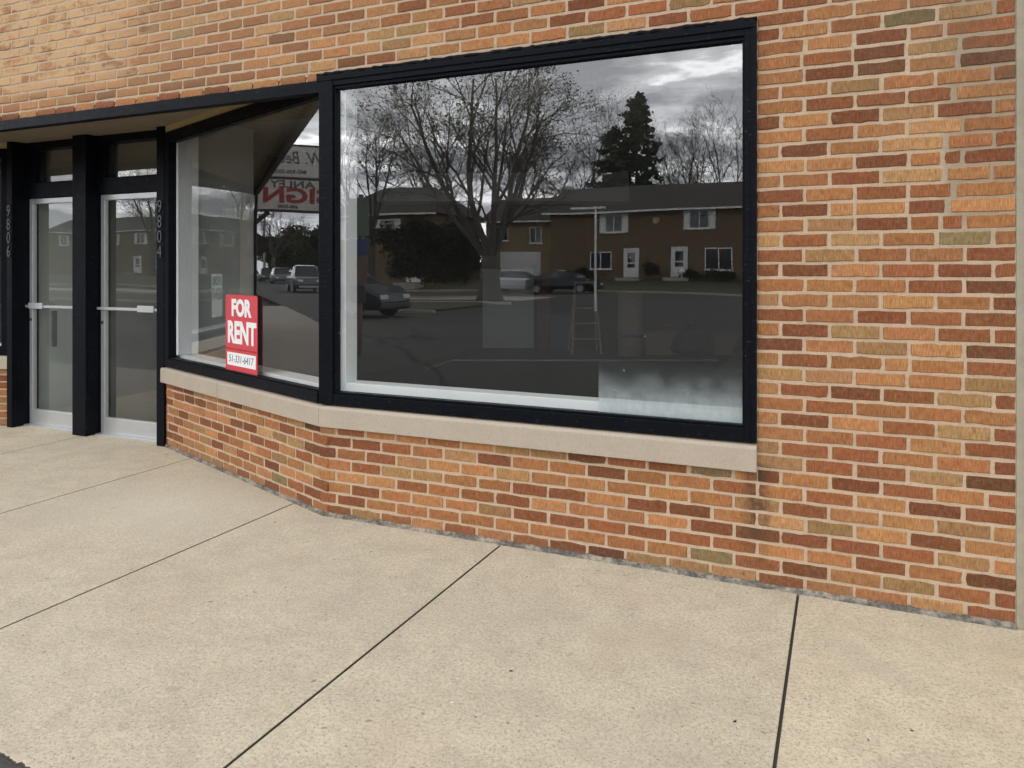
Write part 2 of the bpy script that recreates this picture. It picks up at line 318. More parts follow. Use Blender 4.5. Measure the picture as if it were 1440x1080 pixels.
# ------------------------------------------------------------------ mesh builder
class MB:
    def __init__(s): s.v = []; s.f = []; s.mi = []; s.uv = []; s.col = []
    def face(s, idx, mi=0, uv=None, col=None):
        s.f.append(idx); s.mi.append(mi); s.uv.append(uv); s.col.append(col)
    def quad(s, a, b, c, d, mi=0, uv=None):
        n = len(s.v); s.v += [tuple(a), tuple(b), tuple(c), tuple(d)]; s.face((n, n+1, n+2, n+3), mi, uv)
    def box(s, x0, x1, y0, y1, z0, z1, mi=0):
        s.obox((0, 0, 0), (1, 0, 0), (0, 1, 0), x0, x1, y0, y1, z0, z1, mi)
    def obox(s, o, ex, ey, a0, a1, b0, b1, z0, z1, mi=0):
        o = Vector((*o, 0)[:3]); ex = Vector((*ex, 0)[:3]); ey = Vector((*ey, 0)[:3]); ez = Vector((0, 0, 1))
        n = len(s.v); flip = ex.cross(ey).z < 0
        for z in (z0, z1):
            for a, b in ((a0, b0), (a1, b0), (a1, b1), (a0, b1)):
                s.v.append(tuple(o + ex*a + ey*b + ez*z))
        for q in ((0, 3, 2, 1), (4, 5, 6, 7), (0, 1, 5, 4), (1, 2, 6, 5), (2, 3, 7, 6), (3, 0, 4, 7)):
            q = tuple(n+i for i in q)
            f = q[::-1] if flip else q
            p = [s.v[i] for i in f]
            # planar uv in metres
            nx, ny, nz = (Vector(p[1])-Vector(p[0])).cross(Vector(p[2])-Vector(p[1]))
            if abs(nz) > max(abs(nx), abs(ny)): uv = [(t[0], t[1]) for t in p]
            elif abs(nx) > abs(ny): uv = [(t[1], t[2]) for t in p]
            else: uv = [(t[0], t[2]) for t in p]
            s.face(f, mi, uv)
    def prism(s, poly, z0, z1, mi=0):            # polygon in plan, counter-clockwise
        n = len(s.v); k = len(poly)
        for z in (z0, z1): s.v += [(p[0], p[1], z) for p in poly]
        s.face(tuple(n+i for i in range(k))[::-1], mi); s.face(tuple(n+k+i for i in range(k)), mi)
        for i in range(k):
            j = (i+1) % k; s.face((n+i, n+j, n+k+j, n+k+i), mi)
    def loft(s, rings, mi=0, cap=True):
        n = len(s.v); k = len(rings[0])
        for r in rings: s.v += [tuple(p) for p in r]
        for a in range(len(rings)-1):
            for i in range(k):
                j = (i+1) % k
                s.face((n+a*k+i, n+a*k+j, n+(a+1)*k+j, n+(a+1)*k+i), mi)
        if cap:
            s.face(tuple(n+i for i in range(k))[::-1], mi)
            e = n+(len(rings)-1)*k; s.face(tuple(e+i for i in range(k)), mi)
    def tube(s, pts, rad, k=6, mi=0, cap=True):
        pts = [Vector(p) for p in pts]; rings = []
        for i, p in enumerate(pts):
            d = (pts[min(i+1, len(pts)-1)]-pts[max(i-1, 0)]).normalized()
            up = Vector((0, 0, 1)) if abs(d.z) < 0.9 else Vector((1, 0, 0))
            a = d.cross(up).normalized(); b = a.cross(d)
            r = rad[i] if isinstance(rad, (list, tuple)) else rad
            rings.append([p + (a*math.cos(2*math.pi*t/k) + b*math.sin(2*math.pi*t/k))*r for t in range(k)])
        s.loft(rings, mi, cap)
    def lathe(s, prof, k=16, o=(0, 0, 0), axis='z', mi=0):
        rings = []
        for r, h in prof:
            ring = []
            for t in range(k):
                a = 2*math.pi*t/k; x, y = r*math.cos(a), r*math.sin(a)
                q = (x, y, h) if axis == 'z' else ((x, h, y) if axis == 'y' else (h, x, y))
                ring.append((o[0]+q[0], o[1]+q[1], o[2]+q[2]))
            rings.append(ring)
        s.loft(rings, mi)
    def build(s, name, mats, parent=None, smooth=False, bevel=0.0, loc=None):
        me = bpy.data.meshes.new(name)
        me.from_pydata(s.v, [], s.f)
        if not isinstance(mats, (list, tuple)): mats = [mats]
        for m in mats: me.materials.append(m)
        me.polygons.foreach_set('material_index', s.mi)
        if any(u is not None for u in s.uv):
            lay = me.uv_layers.new(name='UVMap'); flat = []
            for f, u in zip(s.f, s.uv):
                if u is None: flat += [c for i in f for c in (s.v[i][0]+s.v[i][1], s.v[i][2])]
                else: flat += [c for t in u for c in t]
            lay.data.foreach_set('uv', flat)
        if any(c is not None for c in s.col):
            ca = me.color_attributes.new('Col', 'FLOAT_COLOR', 'CORNER'); flat = []
            for f, c in zip(s.f, s.col): flat += list(c or (0.4, 0.3, 0.2, 1))*len(f)
            ca.data.foreach_set('color', flat)
        if smooth: me.polygons.foreach_set('use_smooth', [True]*len(me.polygons))
        me.validate(); me.update()
        o = bpy.data.objects.new(name, me); C.objects.link(o)
        if parent is not None: o.parent = parent
        if loc is not None: o.location = loc
        if bevel:
            b = o.modifiers.new('bevel', 'BEVEL'); b.width = bevel; b.segments = 2; b.limit_method = 'ANGLE'; b.angle_limit = R(40)
        return o
def tag(o, label=None, cat=None, group=None, kind=None):
    if label: o['label'] = label
    if cat: o['category'] = cat
    if group: o['group'] = group
    if kind: o['kind'] = kind
    return o
def empty(name, loc=(0, 0, 0), rz=0.0):
    o = bpy.data.objects.new(name, None); C.objects.link(o); o.location = loc; o.rotation_euler = (0, 0, rz); return o
def copy_tree(o, parent=None):
    c = o.copy(); C.objects.link(c)
    if parent is not None: c.parent = parent
    for ch in o.children: copy_tree(ch, c)
    return c
def text_obj(name, s, mat, size, matrix, parent=None, extrude=0.002, sx=1.0, shear=0.0, offset=0.0):
    cu = bpy.data.curves.new(name, 'FONT'); cu.body = s; cu.size = size; cu.extrude = extrude
    cu.align_x = 'CENTER'; cu.align_y = 'CENTER'; cu.shear = shear; cu.offset = offset; cu.resolution_u = 3
    tmp = bpy.data.objects.new(name, cu); C.objects.link(tmp)
    dg = bpy.context.evaluated_depsgraph_get(); dg.update()
    me = bpy.data.meshes.new_from_object(tmp.evaluated_get(dg))
    bpy.data.objects.remove(tmp); me.materials.clear(); me.materials.append(mat)
    me.transform(Matrix.Diagonal((sx, 1, 1, 1))); me.transform(matrix); me.name = name
    o = bpy.data.objects.new(name, me); C.objects.link(o)
    if parent is not None: o.parent = parent
    return o
def frame_matrix(origin, right, normal):       # text plane: x along right, y up, z along normal
    r = Vector((*right, 0)[:3]).normalized(); n = Vector((*normal, 0)[:3]).normalized(); u = n.cross(r)
    m = Matrix((r, u, n)).transposed().to_4x4(); m.translation = Vector(origin); return m

# ------------------------------------------------------------------ the storefront building
B = empty('storefront_building', (-3.0, 0.0, 0.0))
tag(B, 'tan and red brick corner storefront with black window frames and a recessed double entrance', 'shop building')
B.location = (0, 0, 0)
AL = 2.36/math.cos(ANG)                         # length of the angled front
END = CORNER + ET*AL                            # inner end of the angled front
LX = -7.30; LCORNER = Vector((2*(-6.285)-CORNER.x, 0.0)); LEND = Vector((LX, END.y))
LET = Vector((-ET.x, ET.y)); LEN_ = Vector((-EN.x, EN.y))
PAL = [((0.405, 0.203, 0.092), 26), ((0.350, 0.160, 0.070), 22), ((0.275, 0.108, 0.049), 24), ((0.205, 0.078, 0.038), 15),
       ((0.405, 0.238, 0.116), 9), ((0.325, 0.200, 0.096), 7), ((0.215, 0.165, 0.088), 1), ((0.155, 0.066, 0.034), 3)]
PALW = [c for c, w in PAL for _ in range(w)]
ROW, Z0, MOD, JT = 0.0697, 0.004, 0.2125, 0.0148
def add_brick(mb, o, e, nrm, s0, s1, z0, z1, uoff, fancy, rg):
    base = rg.choice(PALW); k = rg.uniform(0.80, 1.16)
    col = tuple(min(1, c*k*rg.uniform(0.96, 1.04)) for c in base)+(1,)
    out = rg.uniform(-0.0018, 0.0018); tilt = rg.uniform(-0.0012, 0.0012)
    if fancy:
        pts = []
        L = s1-s0; ns = max(2, int(L/0.035)); j = lambda q=0.0013: rg.uniform(-q, q)
        rough = 0.0042 if rg.random() < 0.25 else 0.0021
        for i in range(ns): pts.append((s0+L*i/ns + (0 if i else abs(j(rough))), z0+j(rough*0.8)))
        pts.append((s1-abs(j(rough)), z0+abs(j(rough)))); pts.append((s1+j(rough), (z0+z1)/2))
        for i in range(ns): pts.append((s1-L*i/ns, z1+j(rough)))
        pts.append((s0+abs(j(rough)), z1-abs(j(rough)))); pts.append((s0+j(rough), (z0+z1)/2))
    else: pts = [(s0, z0), (s1, z0), (s1, z1), (s0, z1)]
    cx, cz = (s0+s1)/2, (z0+z1)/2; k = len(pts); n = len(mb.v)
    def P(s, z, d): return (o.x+e.x*s+nrm.x*d, o.y+e.y*s+nrm.y*d, z)
    rings = ((1, 0.0025, out), (0, 0.0, out-0.0028), (0, 0.0, -0.014)) if fancy else ((0, 0.0, out), (0, 0, -0.014))
    for ins, amt, d in rings:
        for s, z in pts:
            if ins:
                s = s + math.copysign(min(amt, abs(cx-s)), cx-s); z = z + math.copysign(min(amt, abs(cz-z)), cz-z)
            mb.v.append(P(s, z, d + tilt*(z-cz)/0.03))
    uvs = [(uoff+s, z) for s, z in pts]
    side = e.x*nrm.y - e.y*nrm.x                 # handedness, so faces look outward
    ids = tuple(range(n, n+k)); fu = uvs
    if side > 0: ids = ids[::-1]; fu = uvs[::-1]
    mb.face(ids, 0, fu, col)
    for r in range(len(rings)-1):
        for i in range(k):
            jn = (i+1) % k; q = (n+r*k+i, n+(r+1)*k+i, n+(r+1)*k+jn, n+r*k+jn); qu = [uvs[i], uvs[i], uvs[jn], uvs[jn]]
            if side > 0: q = q[::-1]; qu = qu[::-1]
            mb.face(q, 0, qu, col)
def lay(mb, o, e, nrm, spans, nrows, uoff, fancy, seed, phase=-0.056, starts=None, repair=False):
    rg = random.Random(seed)
    for r in range(*nrows):
        za, zb = Z0+r*ROW, Z0+(r+1)*ROW
        for (a, b) in spans(r, (za+zb)/2):
            lo, hi = za+JT/2, zb-JT/2
            c = spans(r, None) if False else None
            lo, hi = clipz(o, e, a, b, lo, hi)
            if hi-lo < 0.012: continue
            ph = phase + (MOD/2 if r % 2 == 0 else 0)
            cuts = [a]; x = ph + math.floor((a-ph)/MOD)*MOD
            extra = rg.random() < 0.16; shift = rg.uniform(0.4, 0.55)*MOD if extra else 0; sx0 = rg.uniform(a, b)
            while True:
                x += MOD
                xx = x + (shift if (extra and x > sx0) else 0) + rg.uniform(-0.004, 0.004)
                if xx >= b-0.035: break
                if xx > cuts[-1]+0.045: cuts.append(xx)
                if extra and x > sx0 and x-MOD <= sx0 and x < b-0.06 and x > cuts[-1]+0.05: pass
            cuts.append(b)
            if repair and za > 1.6:              # the toothed-in repair near the right end
                q = 0.42+rg.uniform(-0.05, 0.05)
                if rg.random() < 0.72: cuts = [t for t in cuts if abs(t-q) > 0.075 or t in (a, b)]+([q] if a < q < b else []); cuts.sort()
            for s0, s1 in zip(cuts, cuts[1:]):
                if s1-s0 > MOD*1.25:             # a long gap is filled with a header
                    m_ = s0+MOD*0.5 if rg.random() < 0.5 else s1-MOD*0.5
                    segs = [(s0, m_), (m_, s1)]
                else: segs = [(s0, s1)]
                for p0, p1 in segs:
                    w = JT/2 + rg.uniform(-0.0015, 0.0025)
                    left = p0+(0.002 if p0 == a else w); right = p1-(0.002 if p1 == b else w)
                    if repair and za > 1.6 and abs(p0-0.42) < 0.035: left += rg.uniform(0.0, 0.013)
                    if right-left > 0.012: add_brick(mb, o, e, nrm, left, right, lo+rg.uniform(-0.0008, 0.0008), hi+rg.uniform(-0.0008, 0.0008), uoff, fancy, rg)
WALLR = 0.664
def clipz(o, e, a, b, lo, hi):
    if o == Vector((0, 0)) and e.x == 1:
        if b > -0.37 and a < -2.5 and hi > 2.0: lo = max(lo, 2.699)
        elif b <= -2.8 and hi > 2.0: lo = max(lo, 2.668)
        elif lo < 0.546 and b < WALLR+0.1 and b <= -0.36: hi = min(hi, 0.546)
    elif hi < 0.8: hi = min(hi, 0.546)
    return lo, hi
def front_spans(r, z):
    za, zb = Z0+r*ROW, Z0+(r+1)*ROW; res = []
    if za < 0.53: 
        left = CORNER.x-0.036 if r % 2 else CORNER.x+0.010
        if zb > 0.546: res += [(left, -0.372), (-0.372, WALLR)]
        else: res.append((left, WALLR))
    elif za < 2.695:
        if zb > 2.715: res += [(-2.93, -0.370), (-0.370, WALLR)]
        elif zb > 2.68: res += [(-0.370, WALLR)]
        else: res.append((-0.374, WALLR))
        if zb > 2.69: res.append((-9.64, -2.93)) if zb <= 2.715 else res.append((-9.64, -2.93))
    else: res.append((-9.64, WALLR))
    return res
mb = MB()
lay(mb, Vector((0, 0)), Vector((1, 0)), Vector((0, -1)), front_spans, (0, 54), 0.0, True, 11, repair=True)
front = mb.build('front_wall', M['brick'], B)
mb = MB()
def ang_spans(r, z): return [((-0.036 if r % 2 == 0 else 0.010), AL-0.004)]
lay(mb, CORNER, ET, EN, ang_spans, (0, 8), 50.0, True, 23, phase=0.03)
mb.build('knee_wall', M['brick'], B)
mb = MB()
lay(mb, LCORNER, LET, LEN_, lambda r, z: [(0.0, AL-0.004)], (0, 8), 70.0, False, 31, phase=0.03)
mb.build('knee_wall', M['brick'], B)
mb = MB()
lay(mb, Vector((0.0001, 0)), Vector((1, 0)), Vector((0, -1)), lambda r, z: [(-19.0, LCORNER.x)] if Z0+r*ROW < 2.6 else [(-19.0, -9.66)], (0, 54), 0.0, False, 37)
mb.build('side_wall', M['brick'], B)
# mortar bed and the body of the walls behind the bricks
mb = MB(); MD = 0.0042
mb.box(-0.374, WALLR, MD, 0.24, 0.0, 2.70); mb.box(-0.374-2.53, -0.374, MD, 0.24, 0.0, 0.547)
mb.box(-19.0, WALLR, MD, 0.24, 2.745, 4.05); mb.box(-2.93, WALLR, MD, 0.24, 2.70, 2.745); mb.box(LCORNER.x, -2.93, MD, 0.05, 2.70, 2.745); mb.box(-19.0, LCORNER.x, MD, 0.24, 2.70, 2.745)
mb.box(-19.0, LCORNER.x, MD, 0.24, 0.0, 2.70)
mb.box(-2.93, -0.374, 0.012, 0.24, 2.672, 2.70)
mb.box(LCORNER.x, -2.93, 0.012, 0.05, 2.672, 2.70)
mb.obox(CORNER, ET, EN, 0.0, AL, -0.2, -MD, 0.0, 0.547)
mb.obox(LCORNER, LET, LEN_, 0.0, AL, -0.2, -MD, 0.0, 0.547)
mb.build('mortar_bed', M['mortar'], B)
# rough fillet of grey mortar along the wall foot
mb = MB(); rg = random.Random(5); prev = None
def fillet(o, e, nrm, s0, s1, n):
    rings = []
    for i in range(n+1):
        s = s0+(s1-s0)*i/n; w = 0.014+rg.uniform(-0.002, 0.003); h = 0.027+rg.uniform(-0.004, 0.005)
        p = o+e*s
        q = lambda d, z: (p.x+nrm.x*d, p.y+nrm.y*d, z)
        rings.append([q(-0.01, -0.012), q(w+0.006, -0.012), q(w, 0.004), q(w*0.4, h*0.7), q(-0.01, h)])
    mb.loft(rings)
fillet(Vector((0, 0)), Vector((1, 0)), Vector((0, -1)), CORNER.x-0.01, WALLR, 140)
fillet(CORNER, ET, EN, 0.0, AL, 90)
mb.build('mortar_fillet', M['footmortar'], B, smooth=True)
# coping, roof, inner shell
mb = MB()
mb.box(-19.0, 0.70, -0.03, 0.27, 4.05, 4.14)
mb.build('coping', M['limestone'], B, bevel=0.006)
mb = MB(); mb.box(-19.0, 0.66, 0.27, 15.5, 3.6, 3.75); mb.build('roof', M['shingle'], B)
mb = MB(); mb.box(-19.0, 0.66, 15.2, 15.4, 0.0, 3.6); mb.box(0.45, 0.66, 0.24, 15.2, 0.0, 3.6); mb.box(-19.0, -18.8, 0.24, 15.2, 0.0, 3.6)
mb.box(-6.36, -6.24, 1.13, 15.2, 0.0, 3.6)
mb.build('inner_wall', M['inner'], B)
mb = MB(); mb.box(-18.8, 0.45, 1.35, 15.2, 2.86, 2.92); mb.prism([(-2.7, 0.25), (0.45, 0.25), (0.45, 1.35), (-6.3, 1.35), (-5.0, 1.0)], 2.86, 2.92)
mb.build('inner_ceiling', M['ceiling'], B)
mb = MB(); mb.prism([(0.45, 0.24), (0.45, 15.2), (-18.8, 15.2), (-18.8, 1.12), (-7.3, 1.12), (-5.22, 1.12), (-2.85, 0.24)], -0.05, 0.006)
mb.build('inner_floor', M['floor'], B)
# a dropped bulkhead and a white pipe seen dimly through the glass
mb = MB(); mb.obox((-4.9, 5.6), (CA, SA), (-SA, CA), -1.2, 2.35, 0.0, 0.5, 2.46, 2.86); mb.build('ceiling_bulkhead', M['white'], B)
mb = MB(); mb.box(-5.24, -5.0, 9.25, 9.45, 0.0, 2.86); mb.build('post', M['wood'], B)
mb = MB(); mb.tube([(-5.81, 7.05, 0.012), (-1.86, 8.8, 0.012)], 0.014, 6); mb.tube([(-5.83, 7.06, 0.012), (-5.71, 6.0, 0.012)], 0.014, 6); mb.build('floor_trim', M['white'], B)
mb = MB(); mb.box(-1.06, 0.44, 0.32, 9.0, 0.0, 0.58); mb.build('ledge', M['inner'], B)
# limestone sill: one run along the window, one along the angled front, with a joint
def bez(z): return z
mb = MB(); SO = 0.042; k = math.tan(ANG/2)
mb2 = []
cA = Vector((CORNER.x, 0))
def sillpt(d): return (cA.x - d*k*(1), -d) if False else None
mit = lambda d: (cA + EN*d + ET*(-d*k))          # mitre point at offset d
def sill_run(pts_out, pts_in, name):
    m_ = MB(); ch = 0.012
    rings = []
    for po, pi in zip(pts_out, pts_in):
        po, pi = Vector(po), Vector(pi); d = (pi-po).normalized()
        rings.append([(po.x, po.y, 0.549), (po.x, po.y, 0.66), (po.x+d.x*ch, po.y+d.y*ch, 0.672), (pi.x, pi.y, 0.682), (pi.x, pi.y, 0.549)])
    m_.loft(rings); return m_.build(name, M['limestone'], B, bevel=0.004)
i_o = mit(SO); i_i = mit(-0.10)
sill_run([(-0.372, -SO), (-1.7, -SO), i_o], [(-0.372, 0.10), (-1.7, 0.10), i_i], 'window_sill')
p1 = CORNER+ET*1.42
q = lambda s, d: CORNER+ET*s+EN*d
sill_run([mit(SO)+ET*0.0015, q(1.42, SO)], [mit(-0.10)+ET*0.0015, q(1.42, -0.10)], 'window_sill')
sill_run([q(1.425, SO), q(AL+0.01, SO)], [q(1.425, -0.10), q(AL+0.01, -0.10)], 'window_sill')
lq = lambda s, d: LCORNER+LET*s+LEN_*d
sill_run([lq(AL+0.01, SO), lq(0, SO)], [lq(AL+0.01, -0.10), lq(0, -0.10)], 'window_sill')
# big display window
W = empty('display_window'); W.parent = B
GX0, GX1, GZ0, GZ1 = -2.832, -0.430, 0.762, 2.602
mb = MB()
mb.box(-2.935, GX0, -0.020, 0.05, 0.684, 2.692)                        # corner mullion
mb.box(GX1, -0.379, -0.016, 0.05, 0.684, 2.692)
mb.box(GX0, GX1, -0.016, 0.05, 0.684, GZ0-0.012); mb.box(GX0, GX1, -0.016, 0.05, GZ1+0.02, 2.692)
mb.box(-2.95, -0.372, -0.024, -0.0165, 2.655, 2.703); mb.box(-0.3985, -0.374, -0.0235, -0.0165, 0.688, 2.654)
mb.box(GX0, GX1, -0.005, 0.045, GZ0-0.0115, GZ0+0.002); mb.box(GX0, GX1, -0.005, 0.045, GZ1, GZ1+0.0195)
mb.box(GX0+0.0005, GX0+0.014, -0.006, 0.044, GZ0+0.003, GZ1-0.001); mb.box(GX1-0.010, GX1-0.0005, -0.006, 0.044, GZ0+0.003, GZ1-0.001)
mb.build('frame', M['paint'], W, bevel=0.003)
mb = MB(); rg = random.Random(9); rings = []
for i in range(111):
    x = -2.95+2.578*i/110; h_ = 2.7045+rg.uniform(-0.002, 0.006); d_ = -0.0245+rg.uniform(-0.003, 0.003)
    rings.append([(x, d_, 2.690), (x, d_+0.002, h_), (x, 0.004, h_+0.002), (x, 0.004, 2.690)])
mb.loft(rings); mb.build('caulk', M['paint'], W, smooth=True)
mb = MB(); y = 0.020
mb.quad((GX0, y, GZ0-0.005), (GX1, y, GZ0-0.005), (GX1, y, GZ1+0.01), (GX0, y, GZ1+0.01)); mb.build('pane', M['glass'], W)
mb = MB(); mb.box(GX0-0.05, GX0+0.042, 0.056, 0.175, 0.55, 2.72); mb.box(GX0+0.043, GX1+0.05, 0.055, 0.175, 0.62, 0.812); mb.build('inner_casing', M['white'], W, bevel=0.004)
mb = MB(); mb.box(GX0+0.043, GX1+0.05, 0.055, 0.24, 2.615, 2.72); mb.build('head_casing', M['inner'], W)
mb = MB(); y = 0.0235; a, b, z0, z1 = -1.165, GX1, GZ0, 1.03
mb.quad((a, y, z0), (b, y, z0), (b, y, z1), (a, y, z1), 0, [(0, 0), (2.6, 0), (2.6, 1), (0, 1)]); tag(mb.build('pane_film', M['film'], W), 'whitish film on the lower right of the pane')  # whitish translucent sheet, denser towards the bottom
# angled corner windows (right and left of the entrance)
def corner_window(o, e, nrm, pang, right):
    w = empty('corner_window'); w.parent = B
    mb = MB()
    mb.obox(o, e, nrm, 0.052, AL, -0.05, 0.016, 0.684, 0.752); mb.obox(o, e, nrm, 0.052, AL, -0.05, 0.016, 2.585, 2.664)
    mb.obox(o, e, nrm, AL-0.10, AL, -0.05, 0.0165, 0.7525, 2.5845); mb.obox(o, e, nrm, 0.012, 0.0515, -0.05, 0.0, 0.684, 2.664)
    mb.obox(o, e, nrm, 0.052, AL-0.10, -0.045, 0.006, 0.7525, 0.764); mb.obox(o, e, nrm, 0.052, AL-0.10, -0.045, 0.006, 2.572, 2.5845)
    mb.build('frame', M['paint'], w, bevel=0.003)
    t = Vector((math.copysign(math.cos(pang), e.x), math.sin(pang))); p0 = o-nrm*0.014+t*0.03; p1 = o-nrm*0.014+t*(AL-0.06)
    mb = MB(); c = [(p0.x, p0.y, 0.755), (p0.x, p0.y, 2.58), (p1.x, p1.y, 2.58), (p1.x, p1.y, 0.755)]
    mb.quad(*(c if right else c[::-1])); mb.build('pane', M['glass'], w)
    mb = MB(); mb.obox(o, e, nrm, 0.06, AL, -0.24, -0.085, 0.55, 0.775); mb.obox(o, e, nrm, AL-0.10, AL-0.02, -0.24, -0.052, 0.776, 2.70)
    mb.build('inner_casing', M['white'], w, bevel=0.004)
    mb = MB(); mb.obox(o, e, nrm, 0.02, AL, -0.06, 0.008, 2.665, 2.80); mb.build('head_trim', M['ochre'], w)
    return w
corner_window(CORNER, ET, EN, PANG, True)
corner_window(LCORNER, LET, LEN_, PANG, False)
# fascia beam and boarded soffit over the recess
mb = MB(); mb.box(LCORNER.x, -2.937, -0.012, 0.05, 2.590, 2.666); mb.build('fascia', M['paint'], B, bevel=0.004)
mb = MB(); x = LCORNER.x
while x < -2.95:
    mb.box(x, x+0.088, 0.052, 1.10, 2.722, 2.738); x += 0.096
mb.box(LCORNER.x, -2.9, 0.052, 1.12, 2.740, 2.80); mb.build('soffit', M['soffit'], B, bevel=0.003)
# entrance: posts, header, transoms, two glazed doors
DY = 1.0
mb = MB()
mb.box(-6.405, -6.225, 0.865, 1.10, 0.0, 2.72); mb.box(-7.292, -7.215, 0.838, 1.10, 0.0, 2.72); mb.box(-5.352, -5.262, 0.872, 1.10, 0.0, 2.72)
mb.box(-7.214, -6.406, DY-0.03, 1.10, 2.19, 2.335); mb.box(-6.224, -5.353, DY-0.03, 1.10, 2.19, 2.335)
mb.box(-7.214, -6.406, DY-0.03, 1.10, 2.655, 2.72); mb.box(-6.224, -5.353, DY-0.03, 1.10, 2.655, 2.72)
mb.box(-7.214, -7.10, DY-0.02, 1.09, 2.336, 2.654); mb.box(-6.224, -6.135, DY-0.02, 1.09, 2.336, 2.654)
mb.build('entrance_frame', M['paint'], B, bevel=0.004)
mb = MB(); mb.quad((-7.214, DY+0.03, 2.33), (-6.406, DY+0.03, 2.33), (-6.406, DY+0.03, 2.66), (-7.214, DY+0.03, 2.66))
mb.quad((-6.224, DY+0.03, 2.33), (-5.353, DY+0.03, 2.33), (-5.353, DY+0.03, 2.66), (-6.224, DY+0.03, 2.66)); mb.build('transom', M['doorglass'], B)
def door(x0, x1, plate_left, label):
    d = empty('door'); d.parent = B; d['label'] = label
    mb = MB(); y0, y1 = DY, DY+0.045
    mb.box(x0, x0+0.045, y0, y1, 0.012, 2.185); mb.box(x1-0.045, x1, y0, y1, 0.012, 2.185)
    mb.box(x0+0.0455, x1-0.0455, y0, y1, 2.135, 2.185); mb.build('door_frame', M['alu'], d, bevel=0.003)
    mb = MB(); mb.box(x0+0.0455, x1-0.0455, y0, y1, 0.012, 0.155); mb.build('kick_rail', M['alu'], d, bevel=0.003)
    mb = MB(); mb.quad((x0+0.04, DY+0.02, 0.15), (x1-0.04, DY+0.02, 0.15), (x1-0.04, DY+0.02, 2.14), (x0+0.04, DY+0.02, 2.14)); mb.build('pane', M['doorglass'], d)
    mb = MB(); mb.box(x0-0.01, x1, DY-0.035, DY-0.015, 1.138, 1.162)
    a = x0+0.05 if plate_left else x0+0.52
    mb.box(a, a+0.20, DY-0.045, DY-0.036, 1.128, 1.185); mb.box(x0+0.01, x0+0.035, DY-0.014, DY-0.001, 1.135, 1.165); mb.build('push_bar', M['alu'], d, bevel=0.002)
    mb = MB(); lx = (x0 if plate_left else x1-0.045)+0.022; mb.lathe([(0.0, -0.008), (0.013, -0.008), (0.015, 0.0), (0.0, 0.0)], 14, (x0+0.022, DY-0.001, 1.02), 'y'); mb.build('lock', M['darksteel'], d)
    mb = MB(); mb.box(x0-0.01, x1+0.01, DY-0.05, DY+0.07, 0.0, 0.0115); mb.build('threshold', M['alu'], d)
door(-7.205, -6.42, True, 'left-hand aluminium glass door')
door(-6.205, -5.365, False, 'right-hand aluminium glass door')
mb = MB(); mb.box(-7.06, -7.035, 1.12, 1.16, 0.75, 1.10); mb.build('inner_handle', M['darksteel'], B)
mb = MB(); mb.box(-7.28, -6.37, 2.1, 2.2, 0.0, 2.86); mb.box(-6.23, -5.285, 1.82, 1.9, 0.0, 2.86); mb.box(-5.28, -5.24, 1.12, 1.9, 0.0, 2.86); mb.box(-7.32, -7.285, 1.12, 2.4, 0.0, 2.86)
mb.build('vestibule_wall', M['offwhite'], B)
mb = MB(); mb.box(-7.21, -6.41, 1.12, 1.14, 2.25, 2.72); mb.box(-6.23, -5.29, 1.12, 1.14, 2.25, 2.72); mb.build('transom_dark_sheet', M['soffit'], B)  # dark sheets added behind the transom glass so it reads unlit
# house numbers, stacked down the posts
def numerals(s, x, y, ztop, label):
    e_ = empty('house_number', (0, 0, 0)); e_.parent = B; e_['label'] = label
    for i, ch in enumerate(s):
        text_obj('numeral', ch, M['numeral'], 0.155, frame_matrix((x, y, ztop-0.128*i), (1, 0, 0), (0, -1, 0)), e_, 0.004, 0.72, offset=-0.002)
numerals('9806', -7.254, 0.832, 2.055, 'stacked metal numerals 9806')
numerals('9804', -5.307, 0.866, 2.035, 'stacked metal numerals 9804')

# ------------------------------------------------------------------ neighbour at the right edge
N = empty('neighbouring_building', (1.2, 0, 0)); N.location = (0, 0, 0)
tag(N, 'tan stone wall of the next building meeting the brick at the right edge', 'building')
mb = MB(); mb.box(WALLR+0.001, 0.700, 0.001, 0.24, 0.0, 4.3); mb.build('joint', M['greyjoint'], N, bevel=0.003)
mb = MB(); z = 0.0; i = 0
while z < 4.3:
    h = (0.62, 0.84, 0.5, 0.72)[i % 4]; mb.box(0.702, 2.4, -0.010, 0.5, z+0.004, z+h-0.004); z += h; i += 1
mb.box(0.708, 9.0, 0.004, 15.0, 0.0, z); mb.build('wall', M['tanstone'], N, bevel=0.004)

# ------------------------------------------------------------------ ground
S = tag
mb = MB(); KY = -2.238; g_ = 0.0050
xs = [-30.0, -20.0]+[-0.19+1.5225*i for i in range(-8, 1)]+[1.33, 2.85, 6.0, 14.0]
base = MB()
for a, b in zip(xs, xs[1:]):
    a2, b2 = a+g_, b-g_
    front_y = 1.1 if -10 < a < -2 else 0.02
    n = 150 if -5 < a < 1 else 10; rr = random.Random(int(a*100)); edge = [(a2+(b2-a2)*i/n, KY+rr.uniform(-0.007, 0.007)+0.012*math.sin(17*(a+i*0.01))*math.sin(5.3*(a+i*0.01))) for i in range(n+1)]
    poly = edge+[(b2, front_y), (a2, front_y)]
    (mb if a > -7.9 else base).prism(poly, -0.06, 0.0)
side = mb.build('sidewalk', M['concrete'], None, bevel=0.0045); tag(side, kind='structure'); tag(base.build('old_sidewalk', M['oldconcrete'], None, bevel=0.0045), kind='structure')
mb = MB(); mb.box(-30, 14, KY+0.032, 1.1, -0.2, -0.013); tag(mb.build('sidewalk_bed', simple('joint_dirt', (0.085, 0.074, 0.060), 0.95), None), kind='structure')
